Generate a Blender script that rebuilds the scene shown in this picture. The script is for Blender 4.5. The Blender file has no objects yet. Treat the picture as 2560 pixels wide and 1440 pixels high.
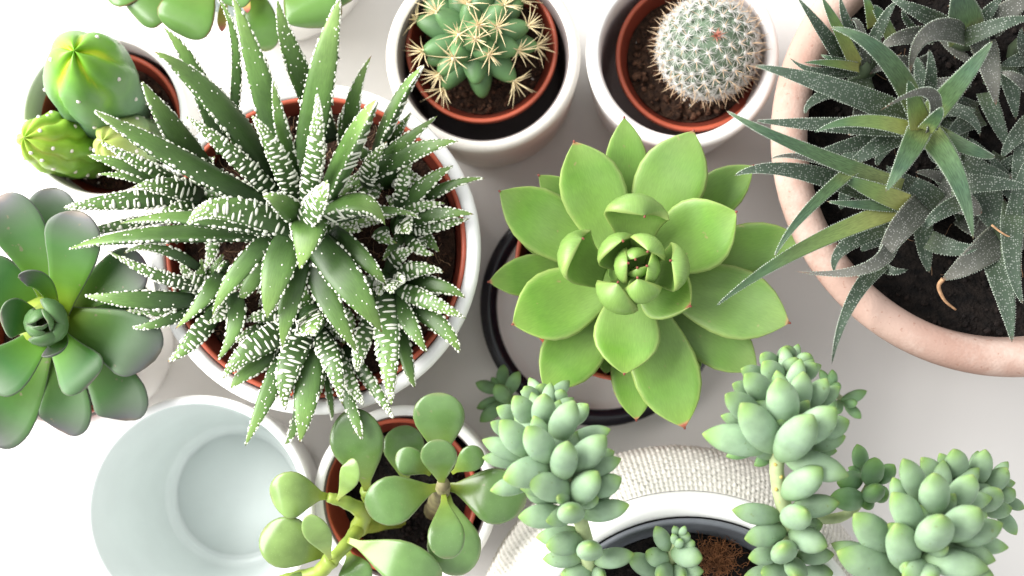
import bpy, bmesh, math, random
import numpy as np
from mathutils import Vector, Matrix, Euler, noise

random.seed(7)
rnd = random.random
def U(a, b): return a + (b - a) * random.random()
PI = math.pi
scene = bpy.context.scene
COL = scene.collection

# ------------------------------------------------------------------ camera
LENS = 52.0
F = LENS / 36.0 * 2560.0            # focal length in photograph pixels
D = 60.0                            # camera height above the table, cm
CM = 0.01
ROT = Euler((math.atan(170 / F), math.atan(120 / F), 0))
RM = ROT.to_matrix()
cam_d = bpy.data.cameras.new('camera')
cam_d.lens = LENS; cam_d.sensor_width = 36.0
cam_d.clip_start = 0.01; cam_d.clip_end = 50
cam_d.dof.use_dof = True
cam_d.dof.focus_distance = 0.50
cam_d.dof.aperture_fstop = 9.0
cam = bpy.data.objects.new('camera', cam_d)
cam.location = (0, 0, D * CM); cam.rotation_euler = ROT
COL.objects.link(cam); scene.camera = cam

# ------------------------------------------------------------------ light
world = bpy.data.worlds.new("World"); scene.world = world
world.use_nodes = True
bg = world.node_tree.nodes['Background']
bg.inputs[0].default_value = (0.96, 0.98, 1.0, 1); bg.inputs[1].default_value = 1.04
def area_lamp(name, loc, aim, sx, sy, power, colour):
    l = bpy.data.lights.new(name, 'AREA'); l.shape = 'RECTANGLE'
    l.size = sx; l.size_y = sy; l.energy = power; l.color = colour
    o = bpy.data.objects.new(name, l); COL.objects.link(o)
    o.location = loc
    o.rotation_euler = (Vector(aim) - Vector(loc)).to_track_quat('-Z', 'Y').to_euler()
    return o
area_lamp('window_light', (-1.0, 0.32, 0.80), (0.0, -0.02, 0.05), 1.3, 0.9, 61.0, (1.0, 0.985, 0.96))
scene.view_settings.view_transform = 'Standard'
scene.view_settings.look = 'None'
scene.view_settings.exposure = 0.13
scene.view_settings.gamma = 1.0
scene.cycles.max_bounces = 10
scene.cycles.diffuse_bounces = 8

# ------------------------------------------------------------------ helpers
def P(px, py, h):
    """point at height h (cm) above the table seen at photograph pixel px, py"""
    d = RM @ Vector(((px - 1280) / F, -(py - 720) / F, -1))
    s = (D - h) / (-d.z)
    return Vector((d.x * s, d.y * s, h)) * CM
def px2m(w, h): return w * (D - h) / F * CM

def tag(o, label=None, cat=None, group=None, kind=None):
    if label: o['label'] = label
    if cat: o['category'] = cat
    if group: o['group'] = group
    if kind: o['kind'] = kind
    return o
def thing(name, loc, label, cat, group=None):
    o = bpy.data.objects.new(name, None); COL.objects.link(o)
    o.empty_display_size = 0.01
    o.location = loc
    return tag(o, label, cat, group)
def link(name, me, loc, parent=None, root_loc=None):
    o = bpy.data.objects.new(name, me); COL.objects.link(o)
    if parent is not None:
        o.parent = parent
        o.location = Vector(loc) - (root_loc if root_loc is not None else parent.location)
    else:
        o.location = loc
    return o
def mesh(name, v, f, mats, smooth=True, mi=None):
    me = bpy.data.meshes.new(name)
    me.from_pydata([tuple(p) for p in v], [], f)
    for m in mats: me.materials.append(m)
    if mi is not None: me.polygons.foreach_set('material_index', mi)
    if smooth: me.polygons.foreach_set('use_smooth', [True] * len(me.polygons))
    me.update()
    return me

# ------------------------------------------------------------------ materials
def new_mat(name):
    m = bpy.data.materials.new(name); m.use_nodes = True
    return m, m.node_tree, m.node_tree.nodes['Principled BSDF']
def N(nt, t, **kw):
    n = nt.nodes.new(t)
    for k, v in kw.items(): setattr(n, k, v)
    return n
def ramp(nt, src, stops, interp='LINEAR'):
    r = N(nt, 'ShaderNodeValToRGB'); r.color_ramp.interpolation = interp
    el = r.color_ramp.elements
    while len(el) < len(stops): el.new(0.5)
    for e, (p, c) in zip(el, stops):
        e.position = p; e.color = (*c, 1) if len(c) == 3 else c
    nt.links.new(src, r.inputs[0]); return r.outputs[0]
def mix(nt, fac, a, b, mode='MIX'):
    n = N(nt, 'ShaderNodeMix', data_type='RGBA', blend_type=mode)
    for s, v in ((n.inputs[0], fac), (n.inputs[6], a), (n.inputs[7], b)):
        if hasattr(v, 'is_linked'): nt.links.new(v, s)
        elif isinstance(v, (int, float)): s.default_value = v
        else: s.default_value = (*v, 1)
    return n.outputs[2]
def g(v): return (v, v, v)

def surf_mat(name, col, rough=0.5, var=0.12, scale=60, bump=0.05, bscale=300, spec=0.4, col2=None, coat=0.0):
    m, nt, b = new_mat(name)
    tc = N(nt, 'ShaderNodeTexCoord')
    n1 = N(nt, 'ShaderNodeTexNoise'); n1.inputs['Scale'].default_value = scale; n1.inputs['Detail'].default_value = 6
    nt.links.new(tc.outputs['Object'], n1.inputs['Vector'])
    c2 = col2 or tuple(x * (1 - var) for x in col)
    c = ramp(nt, n1.outputs[0], [(0.35, c2), (0.65, col)])
    nt.links.new(c, b.inputs['Base Color'])
    n2 = N(nt, 'ShaderNodeTexNoise'); n2.inputs['Scale'].default_value = bscale; n2.inputs['Detail'].default_value = 4
    nt.links.new(tc.outputs['Object'], n2.inputs['Vector'])
    bp = N(nt, 'ShaderNodeBump'); bp.inputs['Strength'].default_value = bump; bp.inputs['Distance'].default_value = 0.002
    nt.links.new(n2.outputs[0], bp.inputs['Height']); nt.links.new(bp.outputs[0], b.inputs['Normal'])
    b.inputs['Roughness'].default_value = rough
    b.inputs['Specular IOR Level'].default_value = spec
    b.inputs['Coat Weight'].default_value = coat
    return m

def leaf_mat(name, stops, edge=None, edge_at=(0.86, 0.99), under=None, rough=0.42, spec=0.4, sss=0.066,
             vary=0.18, nscale=90, dots=None, streak=0.0, bump=0.15, edge_amt=0.8, specks=None):
    m, nt, b = new_mat(name)
    L = nt.links.new
    at = N(nt, 'ShaderNodeAttribute', attribute_name='t')
    ae = N(nt, 'ShaderNodeAttribute', attribute_name='e')
    af = N(nt, 'ShaderNodeAttribute', attribute_name='f')
    oi = N(nt, 'ShaderNodeObjectInfo')
    tc = N(nt, 'ShaderNodeTexCoord')
    nz = N(nt, 'ShaderNodeTexNoise'); nz.inputs['Scale'].default_value = nscale; nz.inputs['Detail'].default_value = 5
    L(tc.outputs['Object'], nz.inputs['Vector'])
    # wobble the position along the leaf a little
    mth = N(nt, 'ShaderNodeMath', operation='MULTIPLY_ADD'); mth.inputs[1].default_value = 0.16
    sub = N(nt, 'ShaderNodeMath', operation='SUBTRACT'); sub.inputs[1].default_value = 0.5
    L(nz.outputs[0], sub.inputs[0]); L(sub.outputs[0], mth.inputs[0]); L(at.outputs['Fac'], mth.inputs[2])
    # tips stay exact
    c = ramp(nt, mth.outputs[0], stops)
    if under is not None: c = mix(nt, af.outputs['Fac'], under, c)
    if edge is not None:
        ef = ramp(nt, ae.outputs['Fac'], [(edge_at[0], g(0)), (edge_at[1], g(edge_amt))])
        c = mix(nt, ef, c, edge)
    v1 = ramp(nt, nz.outputs[0], [(0.3, g(1 - vary)), (0.7, g(1 + vary * 0.5))])
    c = mix(nt, 1.0, c, v1, 'MULTIPLY')
    v2 = ramp(nt, oi.outputs['Random'], [(0, g(0.84)), (1, g(1.12))])
    c = mix(nt, 1.0, c, v2, 'MULTIPLY')
    h = nz.outputs[0]
    if specks is not None:
        # a few corky scars and rubbed marks
        sp = N(nt, 'ShaderNodeTexNoise'); sp.inputs['Scale'].default_value = specks[1]; sp.inputs['Detail'].default_value = 3
        L(tc.outputs['Object'], sp.inputs['Vector'])
        c = mix(nt, ramp(nt, sp.outputs[0], [(specks[2], g(0)), (specks[2] + .04, g(0.6))]), c, specks[0])
        lw = N(nt, 'ShaderNodeTexNoise'); lw.inputs['Scale'].default_value = 38; lw.inputs['Detail'].default_value = 2
        L(tc.outputs['Object'], lw.inputs['Vector'])
        c = mix(nt, ramp(nt, lw.outputs[0], [(0.45, g(0)), (0.75, g(0.35))]), c, specks[3])
    if streak > 0:
        uv = N(nt, 'ShaderNodeUVMap', uv_map='UVMap')
        mp = N(nt, 'ShaderNodeMapping'); mp.inputs['Scale'].default_value = (1.2, 9, 1); L(uv.outputs[0], mp.inputs[0])
        ns = N(nt, 'ShaderNodeTexNoise'); ns.inputs['Scale'].default_value = 3.0; ns.inputs['Detail'].default_value = 4; L(mp.outputs[0], ns.inputs['Vector'])
        c = mix(nt, 1.0, c, ramp(nt, ns.outputs[0], [(0.35, g(1 - streak)), (0.65, g(1 + streak))]), 'MULTIPLY')
    if dots is not None:
        uv = N(nt, 'ShaderNodeUVMap', uv_map='UVMap')
        vo = N(nt, 'ShaderNodeTexVoronoi'); vo.inputs['Scale'].default_value = dots[1]
        vo.inputs['Randomness'].default_value = 0.55
        L(uv.outputs[0], vo.inputs['Vector'])
        df = ramp(nt, vo.outputs['Distance'], [(dots[2] * 0.6, g(1)), (dots[2], g(0))])
        c = mix(nt, df, c, dots[0]); h = df
    L(c, b.inputs['Base Color'])
    bp = N(nt, 'ShaderNodeBump'); bp.inputs['Strength'].default_value = bump; bp.inputs['Distance'].default_value = 0.0006
    L(h, bp.inputs['Height']); L(bp.outputs[0], b.inputs['Normal'])
    b.inputs['Roughness'].default_value = rough; b.inputs['Specular IOR Level'].default_value = spec
    if sss > 0:
        b.inputs['Subsurface Weight'].default_value = sss
        b.inputs['Subsurface Radius'].default_value = (0.5, 1.0, 0.25)
        b.inputs['Subsurface Scale'].default_value = 0.004
    return m

M = {}
M['table'] = surf_mat('table_paint', (0.65, 0.63, 0.605), rough=0.42, var=0.03, scale=9, bump=0.02, bscale=160, spec=0.35)
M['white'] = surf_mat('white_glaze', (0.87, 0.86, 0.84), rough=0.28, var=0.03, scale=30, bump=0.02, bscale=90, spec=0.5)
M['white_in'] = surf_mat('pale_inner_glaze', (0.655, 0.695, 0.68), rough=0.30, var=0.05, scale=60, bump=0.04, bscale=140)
M['shade_in'] = surf_mat('painted_inner_shade', (0.19, 0.16, 0.155), rough=0.5, var=0.2, scale=50)  # shade of the deep gap between pots, put into the inner wall colour
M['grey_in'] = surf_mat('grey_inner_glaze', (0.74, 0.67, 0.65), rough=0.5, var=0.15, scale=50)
M['cream'] = surf_mat('cream_stoneware', (0.70, 0.66, 0.60), rough=0.5, var=0.06, scale=120, bump=0.1)
M['red'] = surf_mat('terracotta_plastic', (0.42, 0.088, 0.045), rough=0.4, var=0.18, scale=90, bump=0.04)
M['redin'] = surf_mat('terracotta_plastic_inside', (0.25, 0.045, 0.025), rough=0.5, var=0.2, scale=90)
M['terra'] = surf_mat('terracotta_clay', (0.43, 0.3013, 0.2484), rough=0.75, var=0.16, scale=34, bump=0.13, bscale=900, spec=0.2, col2=(0.3576, 0.2256, 0.1794))
m_, nt_, b_ = M['terra'], M['terra'].node_tree, M['terra'].node_tree.nodes['Principled BSDF']
src_ = b_.inputs['Base Color'].links[0].from_socket
tc_ = N(nt_, 'ShaderNodeTexCoord')
na_ = N(nt_, 'ShaderNodeTexNoise'); na_.inputs['Scale'].default_value = 22; na_.inputs['Detail'].default_value = 9; na_.inputs['Roughness'].default_value = .72
nb_ = N(nt_, 'ShaderNodeTexNoise'); nb_.inputs['Scale'].default_value = 520; nb_.inputs['Detail'].default_value = 2
nt_.links.new(tc_.outputs['Object'], na_.inputs['Vector']); nt_.links.new(tc_.outputs['Object'], nb_.inputs['Vector'])
c_ = mix(nt_, ramp(nt_, na_.outputs[0], [(0.48, g(0)), (0.66, g(0.55))]), src_, (0.60, 0.50, 0.44))
c_ = mix(nt_, ramp(nt_, nb_.outputs[0], [(0.66, g(0)), (0.72, g(0.55))]), c_, (0.26, 0.13, 0.09))
nt_.links.new(c_, b_.inputs['Base Color'])
M['black'] = surf_mat('black_enamel', (0.008, 0.008, 0.014), rough=0.22, var=0.1, spec=0.5)
M['liner'] = surf_mat('grey_plastic', (0.16, 0.17, 0.19), rough=0.45, var=0.25, scale=70, bump=0.1)
M['weave'] = surf_mat('woven_cream', (0.72, 0.69, 0.63), rough=0.7, var=0.14, scale=160, bump=0.2, bscale=700)
M['soil'] = surf_mat('potting_soil', (0.06, 0.032, 0.02), rough=0.95, scale=350, bump=0.9, bscale=900, spec=0.15, col2=(0.022, 0.013, 0.010))
M['soil_b'] = surf_mat('soil_clump', (0.13, 0.066, 0.04), rough=0.95, scale=300, bump=0.9, bscale=900, spec=0.15, col2=(0.07, 0.035, 0.022))
M['peat'] = surf_mat('black_peat', (0.016, 0.012, 0.010), rough=0.95, scale=280, bump=0.9, bscale=800, spec=0.2, col2=(0.004, 0.0035, 0.0035))
M['peat_b'] = surf_mat('peat_clump', (0.026, 0.018, 0.015), rough=0.95, scale=280, bump=0.9, bscale=800, spec=0.2, col2=(0.012, 0.010, 0.010))
M['perlite'] = surf_mat('perlite', (0.72, 0.66, 0.60), rough=0.9, var=0.2, scale=400, bump=0.5)
M['fibre'] = surf_mat('root_fibre', (0.27, 0.16, 0.09), rough=0.9, var=0.35, scale=200)
M['coir'] = surf_mat('coir_fibre', (0.22, 0.085, 0.03), rough=0.9, var=0.5, scale=200)
M['tub'] = surf_mat('white_tubercle', (0.64, 0.65, 0.55), rough=0.45, var=0.15, scale=200, bump=0.1)
M['spine'] = surf_mat('straw_spine', (0.80, 0.65, 0.38), rough=0.5, var=0.2, scale=200)
M['spine_w'] = surf_mat('white_spine', (0.66, 0.645, 0.61), rough=0.5, var=0.08, scale=200)
M['spine_b'] = surf_mat('tan_spine', (0.66, 0.47, 0.30), rough=0.5, var=0.25, scale=200)
M['felt'] = surf_mat('areole_felt', (0.78, 0.68, 0.48), rough=0.95, var=0.2, scale=900, bump=0.6)
M['dry'] = surf_mat('dry_leaf', (0.52, 0.30, 0.16), rough=0.8, var=0.4, scale=300, bump=0.4)
M['teeth'] = surf_mat('pale_teeth', (0.36, 0.41, 0.34), rough=0.6, var=0.2)
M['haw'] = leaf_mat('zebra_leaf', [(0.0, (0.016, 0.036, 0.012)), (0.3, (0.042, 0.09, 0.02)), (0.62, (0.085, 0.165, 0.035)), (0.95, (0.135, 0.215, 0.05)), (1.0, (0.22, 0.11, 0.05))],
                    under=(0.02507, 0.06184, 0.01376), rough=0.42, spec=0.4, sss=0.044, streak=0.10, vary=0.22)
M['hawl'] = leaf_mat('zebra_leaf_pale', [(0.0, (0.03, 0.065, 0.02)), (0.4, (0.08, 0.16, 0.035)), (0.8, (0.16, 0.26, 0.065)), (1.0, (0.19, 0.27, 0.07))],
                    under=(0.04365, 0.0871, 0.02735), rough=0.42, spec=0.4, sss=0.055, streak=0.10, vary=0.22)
M['aloe'] = leaf_mat('dark_rough_leaf', [(0.0, (0.05568, 0.078, 0.0408)), (0.25, (0.032, 0.05, 0.03)), (0.6, (0.043, 0.064, 0.043)), (0.94, (0.06026, 0.09002, 0.06026)), (1.0, (0.1296, 0.09486, 0.0651))],
                    edge=(0.1275, 0.1523, 0.1176), edge_at=(0.9, 1.0), rough=0.55, spec=0.3, sss=0.0275, dots=((0.20, 0.22, 0.19), 13.0, 0.38), vary=0.25, bump=0.4)
M['aloe_s'] = leaf_mat('green_smooth_leaf', [(0.0, (0.205, 0.2417, 0.0765)), (0.22, (0.0714, 0.1265, 0.04692)), (0.6, (0.04009, 0.07987, 0.04315)), (0.94, (0.08473, 0.1337, 0.07249)), (1.0, (0.1593, 0.1165, 0.06752))],
                    edge=(0.2061, 0.2428, 0.1755), edge_at=(0.88, 1.0), rough=0.5, spec=0.35, sss=0.033, streak=0.28, vary=0.2)
M['aloe_y'] = leaf_mat('yellowgreen_leaf', [(0.0, (0.27, 0.2751, 0.07889)), (0.35, (0.1341, 0.1994, 0.05357)), (0.7, (0.04796, 0.09319, 0.0379)), (1.0, (0.04021, 0.07039, 0.04021))],
                    edge=(0.1987, 0.2389, 0.1635), edge_at=(0.9, 1.0), rough=0.5, spec=0.35, sss=0.033, streak=0.15)
M['aloe_g'] = leaf_mat('grey_dull_leaf', [(0.0, (0.0434, 0.0527, 0.0372)), (0.4, (0.0744, 0.0775, 0.0651)), (0.9, (0.1054, 0.1023, 0.0868)), (1.0, (0.186, 0.0992, 0.0558))],
                    edge=(0.186, 0.1736, 0.1364), edge_at=(0.88, 1.0), rough=0.6, spec=0.25, sss=0.0165, dots=((0.20, 0.20, 0.185), 13.0, 0.36), vary=0.3, bump=0.4)
M['ech'] = leaf_mat('echeveria_leaf', [(0.0, (0.20, 0.31, 0.085)), (0.35, (0.17, 0.295, 0.060)), (0.75, (0.115, 0.25, 0.028)), (0.97, (0.16, 0.27, 0.045)), (0.99, (0.36, 0.15, 0.08)), (1.0, (0.26, 0.04, 0.035))],
                    edge=(0.28, 0.36, 0.10), edge_at=(0.84, 1.0), under=(0.185, 0.315, 0.07), rough=0.42, spec=0.35, sss=0.06, vary=0.26, nscale=60, bump=0.10, streak=0.07, specks=((0.30, 0.22, 0.10), 300, 0.70, (0.235, 0.32, 0.15)))
M['pac'] = leaf_mat('greypurple_leaf', [(0.0, (0.123, 0.1927, 0.00984)), (0.25, (0.0656, 0.1558, 0.01148)), (0.58, (0.041, 0.1148, 0.01968)), (0.80, (0.0533, 0.082, 0.0451)), (0.95, (0.0779, 0.0697, 0.08036)), (1.0, (0.123, 0.082, 0.0738))],
                    edge=(0.1394, 0.1189, 0.1312), edge_at=(0.93, 1.0), under=(0.0697, 0.0902, 0.0656), rough=0.45, spec=0.3, sss=0.04, vary=0.3, nscale=50, edge_amt=0.6, bump=0.12, specks=((0.164, 0.123, 0.082), 330, 0.68, (0.0779, 0.1312, 0.0738)))
M['pac_in'] = leaf_mat('deep_green_leaf', [(0.0, (0.10, 0.23, 0.02)), (0.6, (0.035, 0.12, 0.022)), (0.93, (0.055, 0.10, 0.045)), (1.0, (0.19, 0.15, 0.14))],
                    edge=(0.12, 0.135, 0.10), edge_at=(0.9, 1.0), under=(0.06, 0.125, 0.04), rough=0.45, spec=0.3, sss=0.04, vary=0.25, nscale=60)
M['top'] = leaf_mat('red_edged_leaf', [(0.0, (0.124, 0.2029, 0.03381)), (0.5, (0.07611, 0.1635, 0.02818)), (0.9, (0.08453, 0.1635, 0.04508)), (1.0, (0.124, 0.1465, 0.05072))],
                    edge=(0.17, 0.045, 0.04), edge_at=(0.93, 0.995), rough=0.26, spec=0.38, sss=0.066, vary=0.15)
M['top_r'] = leaf_mat('pink_tipped_leaf', [(0.0, (0.40, 0.42, 0.08)), (0.6, (0.50, 0.40, 0.09)), (0.85, (0.50, 0.17, 0.12)), (1.0, (0.36, 0.05, 0.09))], rough=0.4, sss=0.05)
M['jade'] = leaf_mat('jade_leaf', [(0.0, (0.2236, 0.2752, 0.0344)), (0.18, (0.129, 0.2021, 0.0387)), (0.5, (0.086, 0.1634, 0.043)), (0.9, (0.0903, 0.1634, 0.05332)), (1.0, (0.129, 0.1462, 0.0602))],
                    edge=(0.1462, 0.1806, 0.0774), edge_at=(0.9, 1.0), rough=0.24, spec=0.4, sss=0.05, vary=0.25, nscale=120, dots=((0.19, 0.29, 0.12), 16.0, 0.12), bump=0.2, specks=((0.172, 0.172, 0.086), 360, 0.68, (0.1204, 0.2021, 0.0817)))
M['jade_y'] = leaf_mat('jade_leaf_pale', [(0.0, (0.27, 0.324, 0.045)), (0.3, (0.1755, 0.27, 0.0675)), (0.9, (0.162, 0.252, 0.0765)), (1.0, (0.198, 0.216, 0.081))],
                    edge=(0.198, 0.234, 0.09), edge_at=(0.9, 1.0), rough=0.24, spec=0.4, sss=0.06, vary=0.25, nscale=120, dots=((0.26, 0.36, 0.15), 16.0, 0.12), bump=0.2)
M['jstem'] = surf_mat('jade_stem', (0.24, 0.30, 0.045), rough=0.45, var=0.3, scale=120, col2=(0.17, 0.25, 0.04))
M['jbark'] = surf_mat('jade_bark', (0.22, 0.20, 0.09), rough=0.7, var=0.3, scale=150, col2=(0.12, 0.10, 0.05))
M['sed'] = leaf_mat('sedum_leaf', [(0.0, (0.20, 0.31, 0.145)), (0.45, (0.245, 0.355, 0.23)), (0.75, (0.235, 0.345, 0.20)), (0.93, (0.17, 0.285, 0.085)), (1.0, (0.20, 0.27, 0.07))],
                    rough=0.58, spec=0.25, sss=0.06, vary=0.24, nscale=150, bump=0.12, specks=((0.13, 0.17, 0.05), 380, 0.68, (0.31, 0.39, 0.31)))
M['sed_d'] = leaf_mat('sedum_leaf_dull', [(0.0, (0.1755, 0.324, 0.135)), (0.5, (0.2025, 0.3443, 0.1823)), (0.85, (0.1755, 0.324, 0.1148)), (1.0, (0.1485, 0.27, 0.06075))],
                    rough=0.5, spec=0.3, sss=0.055, vary=0.2, nscale=170, bump=0.1)
M['sstem'] = surf_mat('sedum_stem', (0.42, 0.50, 0.25), rough=0.6, var=0.25, scale=200)
M['scar'] = surf_mat('leaf_scar', (0.55, 0.42, 0.12), rough=0.7, var=0.2, scale=200)
M['barrel'] = leaf_mat('barrel_skin', [(0.0, (0.04, 0.10, 0.035)), (0.5, (0.085, 0.175, 0.07)), (1.0, (0.12, 0.235, 0.085))], rough=0.45, spec=0.35, sss=0.05, vary=0.25, nscale=110)
M['mamm'] = surf_mat('mammillaria_skin', (0.1197, 0.1758, 0.1095), rough=0.6, var=0.35, scale=150)

# cactus skin: yellow-green growing point to blue-green base
def cactus_mat(name, stops):
    return leaf_mat(name, stops, rough=0.42, spec=0.4, sss=0.0825, vary=0.15, nscale=110, bump=0.08)
M['cac'] = cactus_mat('cactus_skin', [(0.0, (0.1184, 0.1936, 0.1184)), (0.42, (0.1327, 0.2456, 0.1327)), (0.68, (0.1187, 0.288, 0.04966)), (0.86, (0.1672, 0.3804, 0.01037)), (1.0, (0.3768, 0.5022, 0.002))])
M['cac2'] = cactus_mat('young_cactus_skin', [(0.0, (0.08766, 0.2033, 0.0432)), (0.4, (0.1838, 0.3972, 0.04156)), (0.75, (0.3227, 0.5094, 0.04703)), (1.0, (0.5429, 0.614, 0.1161))])
M['cac3'] = cactus_mat('pale_cactus_skin', [(0.0, (0.1824, 0.2736, 0.155)), (0.5, (0.2462, 0.3648, 0.1642)), (0.8, (0.4378, 0.529, 0.1277)), (1.0, (0.6019, 0.6384, 0.228))])

# ------------------------------------------------------------------ leaf builder
PROF = {
 'lance': ([0, .12, .28, .45, .6, .75, .88, .95, 1], [.72, .93, 1, .9, .72, .48, .25, .12, 0]),
 'strap': ([0, .15, .35, .55, .72, .86, .95, 1], [1.0, 1.0, .86, .66, .45, .25, .11, 0]),
 'ovate': ([0, .15, .35, .5, .62, .74, .84, .91, .955, .985, 1], [.46, .64, .88, .99, 1, .90, .68, .43, .22, .06, 0]),
 'round': ([0, .15, .35, .55, .68, .8, .9, .96, .99, 1], [.40, .55, .82, .98, 1, .92, .70, .44, .22, 0]),
 'spoon': ([0, .15, .35, .55, .70, .82, .9, .955, .985, 1], [.42, .50, .70, .91, 1, .93, .76, .52, .28, 0]),
 'obov': ([0, .1, .2, .32, .44, .55, .66, .77, .87, .94, .98, 1], [.14, .20, .42, .70, .92, 1, .975, .87, .67, .46, .26, 0]),
 'ellip': ([0, .05, .15, .3, .45, .6, .75, .86, .94, .98, 1], [.34, .5, .76, .95, 1, .955, .80, .56, .29, .13, 0]),
 'tuber': ([0, .2, .45, .65, .8, .9, .96, 1], [1, 1, .92, .76, .58, .42, .26, 0]),
}
def leaf(root, B, Mi, T, w, prof, mat, name='leaf', tt=.14, tb=.34, ch=0.06, roll=0, ref=None, nu=18, nv=12, twist=0, link_it=True, wav=0.0):
    C = Mi * 2 - (B + T) * 0.5
    xs, ys = PROF[prof]
    chord = T - B
    hz = Vector((chord.x, chord.y, 0))
    if ref is None:
        ref = Vector((0, 0, 1))
        if hz.length > 1e-5: ref = ref - hz.normalized() * 0.5
    t0 = (C - B).normalized()
    n = ref - t0 * ref.dot(t0)
    if n.length < 1e-4: n = Vector((1, 0, 0)) - t0 * t0.x
    n.normalize()
    if roll: n = Matrix.Rotation(math.radians(roll), 3, t0) @ n
    V = []; F_ = []; at = []; ae = []; af = []; uv = []
    frames = []
    prev = t0; plen = 0; pp = B
    ph = U(0, 6)
    for i in range(nu + 1):
        s = i / nu
        t = (0.5 - 0.5 * math.cos(PI * s)) * 0.6 + s * 0.4
        q = B * (1 - t) ** 2 + C * (2 * t * (1 - t)) + T * t * t
        tg = ((C - B) * (1 - t) + (T - C) * t)
        tg = tg.normalized() if tg.length > 1e-9 else prev
        ax = prev.cross(tg)
        if ax.length > 1e-7:
            n = Matrix.Rotation(prev.angle(tg), 3, ax.normalized()) @ n
        n = (n - tg * n.dot(tg)).normalized()
        if twist: n = Matrix.Rotation(math.radians(twist) / nu, 3, tg) @ n
        prev = tg
        b = tg.cross(n)
        plen += (q - pp).length; pp = q
        hw = np.interp(t, xs, ys) * w * 0.5
        frames.append((t, q.copy(), tg.copy(), n.copy(), b.copy(), hw, plen))
        if i == nu:
            V.append(q - B); at.append(1); ae.append(0.3); af.append(0.5); uv.append((plen * 100, 0)); break
        wob = 1 + wav * math.sin(t * 9 + ph)
        for j in range(nv):
            a = 2 * PI * j / nv
            cx = math.cos(a); sz = math.sin(a)
            x = cx * hw * wob
            z = sz * hw * (tt if sz > 0 else tb) * 2 + ch * cx * cx * hw * 2
            V.append(q + b * x + n * z - B)
            at.append(t); ae.append(abs(cx)); af.append(1.0 if sz > 1e-6 else (0.5 if sz > -1e-6 else 0.0))
            uv.append((plen * 100, x * 100 + (7 if sz < 0 else 0)))
    for i in range(nu - 1):
        for j in range(nv):
            k = (j + 1) % nv
            F_.append((i * nv + j, i * nv + k, (i + 1) * nv + k, (i + 1) * nv + j))
    last = nu * nv
    for j in range(nv):
        F_.append(((nu - 1) * nv + j, (nu - 1) * nv + (j + 1) % nv, last))
    F_.append(tuple(range(nv - 1, -1, -1)))
    me = mesh(name, V, F_, [mat])
    for nm, arr in (('t', at), ('e', ae), ('f', af)):
        a = me.attributes.new(nm, 'FLOAT', 'POINT'); a.data.foreach_set('value', arr)
    ul = me.uv_layers.new(name='UVMap')
    li = np.empty(len(me.loops), dtype=np.int32); me.loops.foreach_get('vertex_index', li)
    ul.data.foreach_set('uv', np.array(uv, dtype=np.float32)[li].ravel())
    o = link(name, me, B, root)
    o['_fr'] = 0; del o['_fr']
    return o, frames, (tt, tb, ch)

def surf_at(frames, sec, t, a):
    """surface point and outward normal of a leaf at length t and section angle a"""
    tt, tb, ch = sec
    for i in range(len(frames) - 1):
        if frames[i + 1][0] >= t: break
    f0, f1 = frames[i], frames[i + 1]
    k = (t - f0[0]) / max(1e-9, f1[0] - f0[0])
    q = f0[1].lerp(f1[1], k); tg = f0[2].lerp(f1[2], k).normalized(); n = f0[3].lerp(f1[3], k).normalized()
    b = tg.cross(n); hw = f0[5] * (1 - k) + f1[5] * k
    cx, sz = math.cos(a), math.sin(a)
    th = tt if sz > 0 else tb
    p = q + b * (cx * hw) + n * (sz * hw * th * 2 + ch * cx * cx * hw * 2)
    nr = b * (cx * th * 2) + n * sz
    return p, nr.normalized(), tg, hw

def blob(V, F_, p, nr, ax, rl, rw, rh, nseg=8):
    """a flattened dome: rl along ax, rw across, rh high"""
    ay = nr.cross(ax)
    if ay.length < 1e-6: return
    ay.normalize(); ax = ay.cross(nr)
    o = len(V)
    for (rr, hh) in ((1.0, -0.25), (0.78, 0.6)):
        for j in range(nseg):
            a = 2 * PI * j / nseg
            V.append(p + ax * (math.cos(a) * rl * rr) + ay * (math.sin(a) * rw * rr) + nr * (rh * hh))
    V.append(p + nr * rh)
    for j in range(nseg):
        k = (j + 1) % nseg
        F_.append((o + j, o + k, o + nseg + k, o + nseg + j))
        F_.append((o + nseg + j, o + nseg + k, o + 2 * nseg))

def tube(V, F_, pts, radii, seg=6, mi=None, m=0, cap=True):
    o = len(V); prevn = None
    for i, p in enumerate(pts):
        tg = (pts[min(i + 1, len(pts) - 1)] - pts[max(i - 1, 0)]).normalized()
        if prevn is None:
            prevn = tg.orthogonal().normalized()
        prevn = (prevn - tg * prevn.dot(tg)).normalized()
        b = tg.cross(prevn)
        for j in range(seg):
            a = 2 * PI * j / seg
            V.append(p + (prevn * math.cos(a) + b * math.sin(a)) * radii[i])
    n0 = len(F_)
    for i in range(len(pts) - 1):
        for j in range(seg):
            k = (j + 1) % seg
            F_.append((o + i * seg + j, o + i * seg + k, o + (i + 1) * seg + k, o + (i + 1) * seg + j))
    if cap:
        F_.append(tuple(o + j for j in range(seg - 1, -1, -1)))
        e = o + (len(pts) - 1) * seg
        F_.append(tuple(e + j for j in range(seg)))
    if mi is not None: mi.extend([m] * (len(F_) - n0))

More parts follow.
